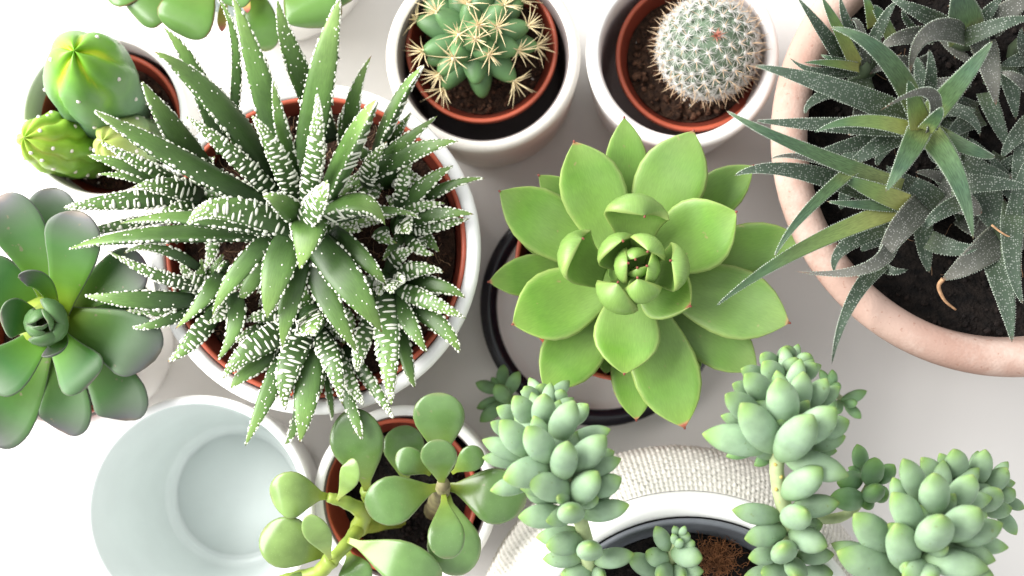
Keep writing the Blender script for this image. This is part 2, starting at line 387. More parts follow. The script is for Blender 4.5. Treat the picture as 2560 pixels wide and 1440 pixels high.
def smooth_path(pts, n=24):
    """Catmull-Rom through points"""
    out = []
    P_ = [pts[0] * 2 - pts[1]] + list(pts) + [pts[-1] * 2 - pts[-2]]
    for i in range(1, len(P_) - 2):
        p0, p1, p2, p3 = P_[i - 1:i + 3]
        m = max(2, n // (len(pts) - 1))
        for k in range(m):
            t = k / m
            out.append(0.5 * (2 * p1 + (p2 - p0) * t + (2 * p0 - 5 * p1 + 4 * p2 - p3) * t * t + (3 * p1 - p0 - 3 * p2 + p3) * t ** 3))
    out.append(pts[-1]); return out

# ------------------------------------------------------------------ pots
def lathe(name, prof, mats, smats=None, seg=96, wob=0.0):
    """prof in cm (r, z); first and last r may be 0"""
    V = []; F_ = []; mi = []
    rows = []
    for (r, z) in prof:
        if r < 1e-6:
            rows.append([len(V)]); V.append(Vector((0, 0, z * CM)))
        else:
            row = []
            for j in range(seg):
                a = 2 * PI * j / seg
                row.append(len(V)); V.append(Vector((math.cos(a) * r, math.sin(a) * r, z)) * CM)
            rows.append(row)
    for i in range(len(rows) - 1):
        A, B = rows[i], rows[i + 1]
        m = smats[i] if smats else 0
        for j in range(seg):
            k = (j + 1) % seg
            if len(A) == 1 and len(B) == 1: continue
            if len(A) == 1: F_.append((A[0], B[k], B[j]))
            elif len(B) == 1: F_.append((A[j], A[k], B[0]))
            else: F_.append((A[j], A[k], B[k], B[j]))
            mi.append(m)
    return mesh(name, V, F_, mats, True, mi)

def pot_profile(R, H, Rb, th, floor=0.5, n=8):
    pr = [(0, 0), (Rb - 0.25, 0), (Rb - .07, .05), (Rb, .22)]
    for k in range(1, 7):
        s = k / 7; pr.append((Rb + (R - Rb) * s ** 0.8, 0.22 + (H - th / 2 - .22) * s))
    for k in range(n + 1):
        a = PI * k / n
        pr.append((R - th / 2 + math.cos(a) * th / 2, H - th / 2 + math.sin(a) * th / 2))
    cut = len(pr) - 3
    Ri = R - th; Rbi = Rb - th
    for k in range(1, 7):
        s = 1 - k / 7; pr.append((Rbi + (Ri - Rbi) * s ** 0.8, floor + .35 + (H - th / 2 - floor - .35) * s))
    pr += [(Rbi - .03, floor + .25), (Rbi - .12, floor + .08), (Rbi - .35, floor), (0, floor)]
    sm = [0 if i < cut else 1 for i in range(len(pr) - 1)]
    return pr, sm

def white_pot(cx, cy, rpx, h, label, rb=0.9, thpx=34, inner='white_in', outer='white', floor=0.5, group='white pots', name='white_pot', prof_fn=None):
    c = P(cx, cy, h); R = px2m(rpx, h) * 100; th = px2m(thpx, h) * 100
    pr, sm = pot_profile(R, h, R * rb, th, floor)
    if prof_fn: pr, sm = prof_fn(pr, sm)
    o = link(name, lathe(name, pr, [M[outer], M[inner]], sm), (c.x, c.y, 0))
    tag(o, label, 'pot', group)
    return o

def nursery_pot(cx, cy, rpx, h, z0, label, soil_drop=0.6, group='terracotta coloured plastic pots', rb=0.74, soil=('soil', 'soil_b'), nclump=300, nperl=14, nfib=0, seed=0, offb=(0, 0), clump=(0.05, 0.16), mound=0.0):
    c = P(cx, cy, h); R = px2m(rpx, h) * 100; H = h - z0
    base = Vector((c.x, c.y, z0 * CM))
    root = thing('nursery_pot', base, label, 'plant pot', group)
    Rb = R * rb
    pr = [(0, 0), (Rb, 0), (Rb + (R - .16 - Rb) * .75, H * .75), (R - .16, H - .45), (R - .05, H - .42), (R, H - .38), (R, H - .06), (R - .02, H - .015), (R - .06, H), (R - .12, H - .01), (R - .17, H - .05), (R - .2, H - .4)]
    nin = len(pr) - 2
    pr += [(R - .26 - (R - Rb) * .2, H * .78), (Rb - .1, .1), (0, .1)]
    sm = [0 if i < nin else 1 for i in range(len(pr) - 1)]
    body = link('pot_body', lathe('pot_body', pr, [M['red'], M['redin']], sm), base, root)
    zs = H - soil_drop
    rs = R - .24 - (R - Rb) * (soil_drop / H) * 1.05
    so = soil_mesh(rs, soil, nclump, nperl, nfib, seed, clump, mound)
    o = link('soil', so, base + Vector((0, 0, zs * CM)), root)
    tag(o, kind='stuff')
    return root

ICO_V = None
def ico():
    global ICO_V
    if ICO_V is None:
        bm = bmesh.new(); bmesh.ops.create_icosphere(bm, subdivisions=1, radius=1)
        ICO_V = ([v.co.copy() for v in bm.verts], [tuple(v.index for v in f.verts) for f in bm.faces]); bm.free()
    return ICO_V
def soil_mesh(r, mats, nclump, nperl, nfib, seed, clump=(0.05, 0.16), mound=0.0, fibre='fibre', depth=0.0):
    rs = random.Random(100 + seed)
    V = []; F_ = []; mi = []
    nr, ns = 18, 60
    def hgt(x, y):
        q = Vector((x * 1.6 + seed * 3.1, y * 1.6, 0))
        return 0.16 * noise.noise(q) + 0.10 * noise.noise(q * 2.7) + 0.05 * noise.noise(q * 6) + mound * (1 - (x * x + y * y) / (r * r))
    V.append(Vector((0, 0, hgt(0, 0))))
    for i in range(1, nr + 1):
        for j in range(ns):
            a = 2 * PI * j / ns; q = r * i / nr
            V.append(Vector((math.cos(a) * q, math.sin(a) * q, hgt(math.cos(a) * q, math.sin(a) * q))))
    for j in range(ns): F_.append((0, 1 + j, 1 + (j + 1) % ns))
    for i in range(nr - 1):
        for j in range(ns):
            k = (j + 1) % ns; o = 1 + i * ns
            F_.append((o + j, o + ns + j, o + ns + k, o + k))
    mi = [0] * len(F_)
    iv, if_ = ico()
    for c in range(nclump + nperl):
        per = c >= nclump
        a = rs.random() * 2 * PI; q = (r - 0.08) * math.sqrt(rs.random())
        x, y = math.cos(a) * q, math.sin(a) * q
        s = (0.03 + 0.05 * rs.random()) if per else clump[0] + (clump[1] - clump[0]) * rs.random() ** 2
        s = min(s, r - q + 0.03)
        o = len(V); e = Euler((rs.random() * 6, rs.random() * 6, rs.random() * 6)).to_matrix()
        sc = Vector((1, 0.65 + .5 * rs.random(), 0.55 + .4 * rs.random()))
        pc = Vector((x, y, hgt(x, y) + s * 0.25))
        for v in iv:
            k = 1 + 0.35 * (rs.random() - .5)
            V.append(pc + e @ Vector((v.x * sc.x, v.y * sc.y, v.z * sc.z)) * (s * k))
        for f in if_:
            F_.append(tuple(o + i for i in f)); mi.append(2 if per else (1 if rs.random() < .6 else 0))
    for c in range(nfib):
        a = rs.random() * 2 * PI; q = r * (0.35 + 0.62 * rs.random())
        p = Vector((math.cos(a) * q, math.sin(a) * q, 0)); p.z = hgt(p.x, p.y) + 0.03
        d = Vector((rs.random() - .5, rs.random() - .5, 0.35 * rs.random())).normalized()
        pts = [p]
        for k in range(5):
            d = (d + Vector((rs.random() - .5, rs.random() - .5, (rs.random() - .55) * .8)) * .8).normalized()
            nx = pts[-1] + d * (0.07 + .12 * rs.random())
            rr = math.hypot(nx.x, nx.y)
            if rr > r: nx.x *= r / rr; nx.y *= r / rr
            nx.z = max(nx.z, hgt(nx.x, nx.y) + .01)
            pts.append(nx)
        rad = 0.006 + 0.008 * rs.random()
        tube(V, F_, pts, [rad] * len(pts), 4, mi, 3, cap=False)
    return mesh('soil', [v * CM for v in V], F_, [M[mats[0]], M[mats[1]], M['perlite'], M[fibre]], True, mi)

# ------------------------------------------------------------------ the table
tv = [(-1.1, -0.8, -0.0005), (1.1, -0.8, -0.0005), (1.1, 0.9, -0.0005), (-1.1, 0.9, -0.0005),
      (-1.1, -0.8, -0.03), (1.1, -0.8, -0.03), (1.1, 0.9, -0.03), (-1.1, 0.9, -0.03)]
tb_ = link('table_top', mesh('table_top', tv, [(0, 1, 2, 3), (7, 6, 5, 4), (0, 4, 5, 1), (1, 5, 6, 2), (2, 6, 7, 3), (3, 7, 4, 0)], [M['table']], False), (0, 0, 0))
tag(tb_, 'pale smooth white table top under all the pots', 'table', kind='structure')

# ------------------------------------------------------------------ the pots on it
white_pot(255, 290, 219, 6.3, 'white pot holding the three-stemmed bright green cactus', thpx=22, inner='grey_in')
nursery_pot(272, 312, 188, 4.9, 0.5, 'small terracotta coloured pot around the three-stemmed cactus', 0.7, seed=1, nperl=40, rb=0.62)

white_pot(785, 620, 420, 8.4, 'largest white pot, holding the spiky zebra striped plant', rb=0.82, thpx=38)
nursery_pot(788, 616, 381, 8.3, 0.5, 'wide terracotta coloured pot under the zebra striped plant', 1.0, seed=2, nclump=500, nperl=20, nfib=420, rb=0.7)

white_pot(1207, 138, 247, 6.4, 'white pot with shade painted inside holding the star-shaped spiny barrel cactus', thpx=34, inner='shade_in', outer='cream', rb=0.93)
nursery_pot(1204, 117, 193, 5.3, 0.5, 'terracotta coloured pot around the star-shaped spiny barrel cactus', 1.0, seed=3, nperl=14, rb=0.62, clump=(0.06, 0.2))

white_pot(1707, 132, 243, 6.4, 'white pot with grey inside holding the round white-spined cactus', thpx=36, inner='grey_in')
nursery_pot(1731, 138, 192, 5.2, 0.5, 'terracotta coloured pot around the round white-spined cactus', 0.9, seed=4, nperl=26, rb=0.6, clump=(0.07, 0.22))

def ringed(pr, sm):
    # a shallow moulded ring round the floor of the empty pot
    pr = pr[:-1]; f = pr[-1][1]; r = pr[-1][0]
    return pr + [(r - .02, f), (r - .10, f - .15), (r - .24, f - .15), (r - .3, f), (0, f)], sm[:-1] + [1] * 5
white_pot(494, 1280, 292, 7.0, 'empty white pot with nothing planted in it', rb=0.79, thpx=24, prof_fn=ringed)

white_pot(1012, 1245, 231, 6.4, 'white pot holding the round-leaved jade plant', thpx=30, inner='shade_in')
nursery_pot(1000, 1240, 194, 6.2, 0.5, 'terracotta coloured pot around the jade plant stems', 1.6, seed=5, soil=('peat', 'peat_b'), nperl=6, rb=0.7)

white_pot(150, 860, 222, 5.2, 'white pot under the grey-purple spoon-leaved rosette', thpx=24)
nursery_pot(160, 850, 196, 6.4, 0.5, 'terracotta coloured pot peeping out under the grey-purple rosette', 0.8, seed=6, rb=0.72)

white_pot(640, -215, 292, 5.0, 'white pot at the top edge under the red-edged rosette', thpx=26)

# enamel dish with a black rim, under the green rosette
c = P(1500, 765, 1.2)
dish = thing('enamel_dish', (c.x, c.y, 0), 'shallow white enamel dish with a black rim under the bright green rosette', 'dish')
Ro = px2m(285, 1.2) * 100
pr = [(0, 0), (Ro - .7, 0), (Ro - .45, .08), (Ro - .2, .45), (Ro - .02, 1.08), (Ro - .12, 1.08), (Ro - .32, .5), (Ro - .6, .22), (Ro - .85, .16), (0, .16)]
link('dish_body', lathe('dish_body', pr, [M['white']]), (c.x, c.y, 0), dish)
rp = [(Ro - .10 + .34 * math.cos(a), 1.2 + .24 * math.sin(a)) for a in [2 * PI * k / 12 for k in range(13)]]
link('rim', lathe('rim', rp, [M['black']]), (c.x, c.y, 0), dish)
nursery_pot(1572, 668, 286, 7.0, 0.2, 'terracotta coloured pot standing in the black-rimmed dish', 0.8, seed=7, rb=0.54, soil=('peat', 'peat_b'))

# big clay pot on the right
h = 9.0
c = P(2538, 340, h); R = px2m(600, h) * 100; th = px2m(92, h) * 100
pr = [(0, 0), (R * .70, 0), (R * .72, .15), (R * .86, h - 3.0), (R * .925, h - 2.9), (R * .94, h - 2.75), (R * .985, h - .8)]
for k in range(0, 11):
    a = PI * k / 10 * 0.95
    pr.append((R - th / 2 + math.cos(a) * th / 2, h - .55 + math.sin(a) * .55))
pr += [(R - th - .05, h - 1.0), (R - th - .3, h - 3), (R * .6, .6), (0, .6)]
clay = thing('clay_pot', (c.x, c.y, 0), 'big pale terracotta clay pot crowded with dark spiky rosettes', 'pot')
link('pot_body', lathe('pot_body', pr, [M['terra']], seg=128), (c.x, c.y, 0), clay)
so = soil_mesh(R - th - .08, ('peat', 'peat_b'), 900, 10, 60, 8, (0.05, 0.17))
tag(link('soil', so, (c.x, c.y, (h - 1.6) * CM), clay), kind='stuff')

# woven-textured round pot bottom right
ax_c = Vector((4.3, -10.9, 0)) * CM
wp = thing('woven_pot', ax_c, 'round cream pot with woven-look wall holding the trailing sedum', 'pot')
zs = [0, .3, 1, 2, 3, 4, 5, 6, 7, 8, 9, 9.6]
rr = [5.0, 5.5, 6.3, 6.95, 7.3, 7.5, 7.55, 7.5, 7.32, 7.05, 6.65, 6.35]
def weave_mesh():
    nu, nv = 1000, 200
    zz = np.linspace(0.3, 9.6, nv); rad = np.interp(zz, zs, rr)
    kern = np.array([1, 2, 3, 2, 1]) / 9.0
    rad = np.convolve(np.pad(rad, 2, mode='edge'), kern, 'valid')
    u = np.arange(nu) / nu
    cu, cv = 250, 33
    uu, vv = np.meshgrid(u * cu, (zz - .3) / 9.3 * cv)
    rng = np.random.RandomState(3)
    ju = rng.rand(cv + 2, cu + 1) * .5 + .6
    iu = np.floor(uu).astype(int) % cu; iv = np.floor(vv).astype(int)
    fu = uu - np.floor(uu); fv = vv - np.floor(vv)
    par = ((iu + iv) % 2)
    strand_h = np.sin(fu * PI) ** .6 * np.cos((fv - .5) * PI) ** .5
    strand_v = np.sin(fv * PI) ** .6 * np.cos((fu - .5) * PI) ** .5
    hgt = (np.sin(fu * PI) ** .55) * (np.sin(fv * PI) ** .55) * np.where(par == 0, 1.0, .62) * ju[iv, iu] * .085
    rad2 = rad[:, None] + np.nan_to_num(hgt)
    an = u * 2 * PI
    X = rad2 * np.cos(an); Y = rad2 * np.sin(an); Z = np.repeat(zz[:, None], nu, 1)
    V = np.stack([X, Y, Z], -1).reshape(-1, 3) * CM
    i = np.arange(nv - 1)[:, None] * nu; j = np.arange(nu)[None, :]; k = (j + 1) % nu
    Fq = np.stack([i + j, i + k, i + nu + k, i + nu + j], -1).reshape(-1, 4)
    me = bpy.data.meshes.new('woven_wall')
    me.vertices.add(len(V)); me.vertices.foreach_set('co', V.ravel())
    me.loops.add(Fq.size); me.loops.foreach_set('vertex_index', Fq.ravel())
    me.polygons.add(len(Fq)); me.polygons.foreach_set('loop_start', np.arange(len(Fq)) * 4)
    me.polygons.foreach_set('use_smooth', np.ones(len(Fq), dtype=bool))
    me.materials.append(M['weave']); me.update(); me.validate()
    return me
link('woven_wall', weave_mesh(), ax_c, wp)
pr = [(6.33, 9.5), (6.36, 9.75), (6.28, 9.95), (6.1, 10.05), (5.9, 10.08), (5.65, 10.02), (5.52, 9.85), (5.48, 9.5), (5.4, 1.0), (0, 1.0)]
link('lip', lathe('lip', pr, [M['white']]), ax_c, wp)
ln = thing('inner_pot', ax_c + Vector((0, 0, .011)), 'grey plastic inner pot inside the woven cream pot', 'plant pot')
pr = [(0, 0), (3.6, 0), (5.2, 8.5), (5.46, 8.55), (5.46, 8.8), (5.4, 8.86), (5.3, 8.84), (5.22, 8.6), (4.6, 6.5), (3.5, .1), (0, .1)]
link('pot_body', lathe('pot_body', pr, [M['liner']]), ax_c + Vector((0, 0, .011)), ln)
so = soil_mesh(4.75, ('peat', 'peat_b'), 500, 6, 60, 9, (0.05, 0.16))
tag(link('soil', so, ax_c + Vector((0, 0, .082)), ln), kind='stuff')
# tuft of coir on that soil
V = []; F_ = []; mi = []
cc = P(1790, 1392, 8.7)
rs = random.Random(5)
for k in range(420):
    p = Vector((rs.gauss(0, .36), rs.gauss(0, .26), rs.random() * .35))
    d = Vector((rs.gauss(0, 1), rs.gauss(0, 1), rs.gauss(0, .6))).normalized(); pts = [p]
    for q in range(5):
        d = (d + Vector((rs.gauss(0, .6), rs.gauss(0, .6), rs.gauss(0, .4)))).normalized(); pts.append(pts[-1] + d * .09)
    tube(V, F_, [x * CM for x in pts], [.012 * CM] * 6, 4, None, 0, False)
tag(link('coir_tuft', mesh('coir_tuft', V, F_, [M['coir']]), cc, ln, ln.location), kind='stuff')

# ------------------------------------------------------------------ zebra plant
Z2 = lambda x, y: (150 + x / 2.3227, y / 2.3227)
Z3 = lambda x, y: (150 + x / 2.3227, 500 + y / 2.3227)
hroot = thing('zebra_haworthia', P(790, 616, 7.3), 'spiky dark green rosette with raised white bands in the largest white pot', 'succulent')
HC = [(760, 560, 9.2), (780, 800, 8.2), (985, 720, 8.2), (1030, 560, 8.2), (470, 500, 8.2), (500, 740, 8.2), (960, 420, 8.3)]
def haw_leaf(Z, tx, ty, mx, my, bx, by, w, hb, ht, arch, st):
    a = Z(tx, ty); b = Z(bx, by); m = Z(mx, my) if mx is not None else ((a[0] + b[0]) / 2, (a[1] + b[1]) / 2)
    T = P(*a, ht); Mi = P(*m, (hb + ht) / 2 + arch); B = P(*b, hb)
    cx, cy, ch_ = min(HC, key=lambda c: (c[0] - b[0]) ** 2 + (c[1] - b[1]) ** 2)
    core = P(cx, cy, min(ch_, hb - .3))
    B2 = B.lerp(core, 0.4)
    Mi = Mi + (B2 - B) * 0.12
    wm = px2m(w / 2.3227, (hb + ht) / 2) * .96
    mat = M['hawl'] if 'l' in st else M['haw']
    roll = 0
    if 'R' in st: roll = 55
    if 'L' in st: roll = -50
    if 'r' in st: roll = 36
    o, fr, sec = leaf(hroot, B2, Mi, T, wm, 'lance', mat, tt=.16, tb=.36, ch=.05 if 'b' not in st else -.02, roll=roll, wav=.03)
    # raised white tubercles: pearls along both margins, bars across the banded face, few pearls on the plain one
    V = []; Fb = []
    L = fr[-1][6]
    org = B2
    pit = 0.165 * CM
    def bl(t, ang, rl, rw, rh):
        p, nr, tg, hw = surf_at(fr, sec, t, ang)
        ax = nr.cross(tg).normalized()
        blob(V, Fb, p - org, nr, ax, rl, rw, rh)
    n = int(L / pit)
    for side in (0, PI):
        for k in range(3, n):
            if rnd() < .10: continue
            t = (k + U(-.3, .3)) / n
            s = U(.03, .082) * CM * (1.12 - .5 * t)
            bl(t, side + (U(-.05, .35) if side == 0 else -U(-.05, .35)), s * .8, s * 1.25, s * .8)
    up = 1 if 'b' in st else -1
    nb = int(L / (0.185 * CM))
    for k in range(2, nb):
        t = (k + U(-.1, .1)) / nb
        if t > .95: continue
        hw = np.interp(t, *PROF['lance']) * wm / 2
        # a row: bars near the base, dots toward the tip
        per = hw * 2.3
        barp = max(0, .95 - t * .8)
        x = -0.75
        while x < .75:
            bar = rnd() < barp
            lw = U(.35, 1.0) if bar else U(.09, .17)
            c_ = x + lw / 2
            ang = up * (PI / 2 - c_ * 1.25)
            if rnd() < (.97 if up > 0 else .9):
                rl = max(lw * hw * .62, .032 * CM)
                bl(min(.96, max(.03, t - .035 * c_ * c_ + U(-.012, .012))), ang, rl, U(.04, .07) * CM, U(.03, .045) * CM)
            x += lw + U(.1, .28) * (1 + t)
    if up < 0:      # stray pearls on the smooth upper face
        for k in range(int(L * 100 * (8 if 'd' in st else 2.2))):
            t = U(.10, .8); s = U(.014, .034) * CM
            bl(t, U(.35, PI - .35), s, s * 1.2, s * .7)
    if V:
        tb2 = link('tubercles', mesh('tubercles', V, Fb, [M['tub']]), B2, o, B2)
        tag(tb2, kind='stuff')
    return o

H2 = [
 # tip        mid        base       w   hb   ht  arch style
 (1000, -30, 1150, 420, 1290, 950, 170, 9.8, 13.5, .9, 'g'),
 (900, -25, 1040, 240, 1160, 520, 66, 9.3, 12.2, .6, 'g'),
 (1262, -10, 1335, 330, 1375, 700, 150, 9.6, 12.8, .7, 'gd'),
 (1625, -10, 1530, 380, 1400, 930, 195, 9.9, 13.6, .9, 'gl'),
 (1492, 540, 1488, 820, 1430, 1120, 122, 10.6, 14.0, .9, 'bl'),
 (1240, 450, 1285, 720, 1385, 1010, 92, 10.1, 13.4, .7, 'g'),
 (1110, 670, 1240, 860, 1345, 1110, 132, 10.3, 13.2, .7, 'b'),
 (720, 670, 950, 850, 1200, 1090, 115, 10.0, 12.4, .5, 'b'),
 (475, 470, 650, 720, 980, 980, 175, 9.5, 12.0, .7, 'gr'),
 (540, 300, 850, 530, 1190, 930, 185, 9.7, 12.8, .8, 'gr'),
 (595, 155, 800, 400, 1090, 700, 130, 9.2, 12.0, .6, 'g'),
 (195, 640, 560, 855, 1180, 1200, 165, 10.4, 12.4, .7, 'gr'),
 (1810, 320, 1685, 600, 1585, 840, 112, 9.3, 12.0, .6, 'g'),
 (2120, 375, 1960, 575, 1790, 830, 150, 9.5, 12.6, .6, 'gL'),
 (1850, 570, 1720, 780, 1590, 1100, 225, 10.3, 13.2, .7, 'glL'),
 (2195, 670, None, 0, 1760, 1010, 100, 9.0, 11.0, .5, 'g'),
 (2315, 820, 2060, 880, 1700, 1060, 125, 9.3, 11.2, .5, 'gd'),
 (2040, 650, None, 0, 1850, 930, 80, 8.8, 10.5, .4, 'gd'),
 (2060, 900, 1990, 1020, 1915, 1180, 84, 8.9, 10.2, .3, 'b'),
 (2285, 960, 2120, 1060, 1890, 1190, 110, 8.7, 10.0, .3, 'gd'),
 (2470, 1035, 2250, 1075, 2020, 1170, 72, 8.5, 9.6, .3, 'g'),
 (2405, 1245, 2200, 1240, 1950, 1290, 100, 8.6, 9.6, .3, 'gd'),
 (2240, 1180, None, 0, 1900, 1210, 90, 8.5, 9.3, .3, 'b'),
 (2380, 1270, None, 0, 2000, 1340, 100, 8.5, 9.2, .3, 'b'),
 (2095, 1270, 1900, 1220, 1720, 1260, 66, 9.0, 10.0, .2, 'g'),
 (1890, 1310, 1745, 1180, 1540, 1230, 215, 10.8, 11.2, .5, 'glL'),
 (1178, 1140, 1280, 1170, 1390, 1280, 140, 11.2, 12.6, .4, 'l'),
 (1548, 1045, 1500, 1160, 1370, 1310, 160, 11.3, 13.4, .6, 'bl'),
 (1390, 1565, 1440, 1370, 1480, 1230, 235, 11.0, 11.4, .4, 'gl'),
 (740, 1310, 950, 1215, 1330, 1360, 165, 11.2, 12.0, .7, 'bl'),
 (345, 1300, 760, 1270, 1250, 1390, 130, 10.2, 10.8, .5, 'gr'),
 (45, 1450, 500, 1370, 1180, 1400, 140, 9.8, 10.2, .4, 'gr'),
 (20, 1210, 300, 1170, 850, 1110, 120, 8.9, 9.9, .4, 'b'),
 (415, 1090, 620, 1080, 880, 1130, 130, 9.1, 10.2, .3, 'b'),
 (155, 900, 400, 960, 760, 1020, 100, 9.0, 10.4, .4, 'g'),
 (215, 1010, 450, 1030, 740, 1070, 70, 8.8, 9.8, .3, 'gd'),
 (225, 820, 480, 950, 800, 1080, 90, 8.9, 10.6, .4, 'b'),
 (540, 1255, 680, 1220, 900, 1180, 105, 8.6, 9.2, .2, 'b'),
 (80, 1390, 280, 1330, 700, 1300, 70, 8.8, 9.6, .3, 'b'),
 (1900, 820, 1800, 960, 1700, 1150, 110, 9.1, 10.6, .3, 'b'),
 (1700, 560, 1640, 720, 1560, 960, 100, 9.0, 11.2, .3, 'gd'),
]
H3 = [
 (1200, 690, 1240, 480, 1280, 230, 205, 10.4, 10.4, .5, 'gl'),
 (885, 670, 1010, 440, 1160, 220, 130, 10.1, 9.9, .4, 'g'),
 (668, 750, 850, 560, 1010, 340, 115, 9.7, 9.7, .4, 'g'),
 (1290, 860, 1330, 620, 1410, 380, 155, 9.9, 9.8, .4, 'g'),
 (1870, 770, 1715, 530, 1500, 270, 215, 10.3, 10.4, .5, 'g'),
 (1732, 890, 1590, 650, 1430, 400, 150, 9.8, 9.9, .4, 'g'),
 (1890, 490, 1800, 370, 1700, 200, 115, 9.9, 10.2, .4, 'g'),
 (910, 935, 1030, 740, 1150, 540, 115, 9.3, 9.5, .3, 'g'),
 (625, 940, 760, 840, 960, 720, 120, 8.9, 9.3, .3, 'b'),
 (945, 1040, 1090, 880, 1310, 740, 160, 8.9, 9.4, .6, 'b'),
 (990, 1095, 1100, 990, 1300, 880, 120, 8.6, 9.2, .3, 'g'),
 (1075, 1430, 1190, 1160, 1290, 880, 125, 8.7, 9.8, .5, 'gd'),
 (1312, 1225, 1320, 1000, 1420, 770, 165, 9.0, 9.6, .6, 'b'),
 (1392, 1410, 1430, 1150, 1460, 830, 180, 8.8, 9.6, .5, 'gd'),
 (1300, 1415, 1370, 1310, 1440, 1100, 75, 8.5, 8.9, .3, 'gd'),
 (1500, 1150, None, 0, 1470, 900, 150, 8.5, 9.2, .3, 'b'),
 (1640, 1190, 1590, 970, 1510, 800, 135, 9.0, 9.6, .5, 'b'),
 (1762, 1190, 1690, 1060, 1590, 840, 100, 8.7, 9.3, .4, 'b'),
 (1752, 1390, 1710, 1250, 1650, 1060, 85, 8.5, 9.1, .3, 'gd'),
 (1580, 1280, None, 0, 1570, 1080, 46, 8.4, 8.8, .2, 'g'),
 (1937, 1275, 1850, 1120, 1770, 960, 85, 8.5, 9.2, .3, 'b'),
 (1925, 1195, 1900, 900, 1850, 560, 155, 9.0, 10.0, .6, 'bl'),
 (1730, 1000, 1740, 860, 1780, 660, 115, 8.9, 9.4, .5, 'b'),
 (2130, 885, 2040, 740, 1940, 580, 115, 8.9, 9.7, .4, 'gd'),
 (2062, 1090, 2020, 960, 1980, 780, 90, 8.5, 9.1, .3, 'g'),
 (2362, 690, 2170, 600, 1980, 520, 110, 9.0, 9.7, .5, 'bl'),
 (2322, 890, 2220, 740, 2040, 620, 125, 8.7, 9.4, .4, 'gd'),
 (2355, 570, 2220, 500, 2050, 450, 100, 8.6, 9.2, .3, 'g'),
 (2232, 420, 2080, 395, 1920, 410, 105, 8.7, 9.3, .4, 'b'),
 (2065, 285, None, 0, 1880, 340, 95, 8.6, 9.2, .3, 'b'),
 (2175, 320, None, 0, 1990, 260, 76, 8.6, 9.1, .3, 'b'),
 (415, 740, 560, 725, 760, 690, 70, 8.8, 9.2, .3, 'gd'),
 (140, 555, 400, 580, 760, 600, 120, 9.0, 9.6, .3, 'g'),
 (380, 640, None, 0, 740, 660, 80, 8.7, 9.0, .3, 'b'),
 (265, 285, 560, 430, 900, 490, 84, 8.9, 9.8, .4, 'b'),
 (370, 310, 560, 265, 800, 280, 66, 9.2, 9.7, .3, 'gd'),
 (640, 460, None, 0, 900, 480, 110, 8.6, 9.0, .3, 'b'),
 (855, 715, 950, 660, 1060, 590, 115, 8.7, 9.3, .4, 'b'),
 (1075, 705, 1170, 670, 1300, 640, 90, 8.7, 9.2, .3, 'b'),
 (1470, 790, 1460, 730, 1430, 640, 200, 9.0, 10.4, .5, 'bl'),
 (1400, 770, None, 0, 1480, 690, 140, 8.9, 9.8, .4, 'bl'),
 (1930, 545, 1925, 490, 1960, 430, 115, 9.1, 10.4, .4, 'bl'),
 (1850, 560, None, 0, 1880, 440, 90, 9.0, 9.9, .4, 'bl'),
 (2010, 470, None, 0, 1930, 450, 90, 9.0, 10.0, .4, 'bl'),
 (2040, 190, None, 0, 1960, 120, 125, 8.9, 10.2, .4, 'bl'),
 (1700, 780, None, 0, 1660, 600, 110, 8.5, 8.9, .2, 'b'),
 (1650, 840, None, 0, 1590, 640, 110, 8.4, 8.8, .2, 'b'),
 (880, 470, None, 0, 1010, 300, 110, 8.6, 9.0, .2, 'b'),
 (830, 400, None, 0, 960, 200, 90, 8.6, 9.0, .2, 'b'),
 (1120, 860, None, 0, 1290, 760, 110, 8.5, 8.9, .2, 'b'),
 (1010, 830, None, 0, 1200, 700, 80, 8.5, 8.9, .2, 'b'),
 (1040, 590, None, 0, 1160, 400, 120, 8.8, 9.0, .2, 'g'),
 (1960, 250, None, 0, 1760, 180, 110, 8.7, 9.0, .2, 'b'),
]
rh = random.Random(12)
for (cx, cy, hh) in HC:
    for k in range(10 if (cx, cy) != (760, 560) else 34):
        a = rh.uniform(0, 2 * PI); l = rh.uniform(75, 135) * (1.9 if (cx, cy) == (760, 560) else 1)
        tx, ty = cx + math.cos(a) * l, cy + math.sin(a) * l
        if math.hypot(tx - 785, ty - 620) > 345: continue
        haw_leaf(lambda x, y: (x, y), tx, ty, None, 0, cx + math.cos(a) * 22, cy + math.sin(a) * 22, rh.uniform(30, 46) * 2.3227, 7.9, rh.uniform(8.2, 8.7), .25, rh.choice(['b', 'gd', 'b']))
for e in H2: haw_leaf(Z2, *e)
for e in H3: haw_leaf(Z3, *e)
# short leafy crowns the leaves grow from
for (cx, cy, hh) in HC:
    V = []; Fb = []
    a = P(cx, cy, 7.0); b = P(cx, cy, hh + .5)
    tube(V, Fb, [Vector((0, 0, 0)), (b - a) / 2, b - a], [.007, .008, .003], 10)
    link('stem', mesh('stem', V, Fb, [M['haw']]), a, hroot)

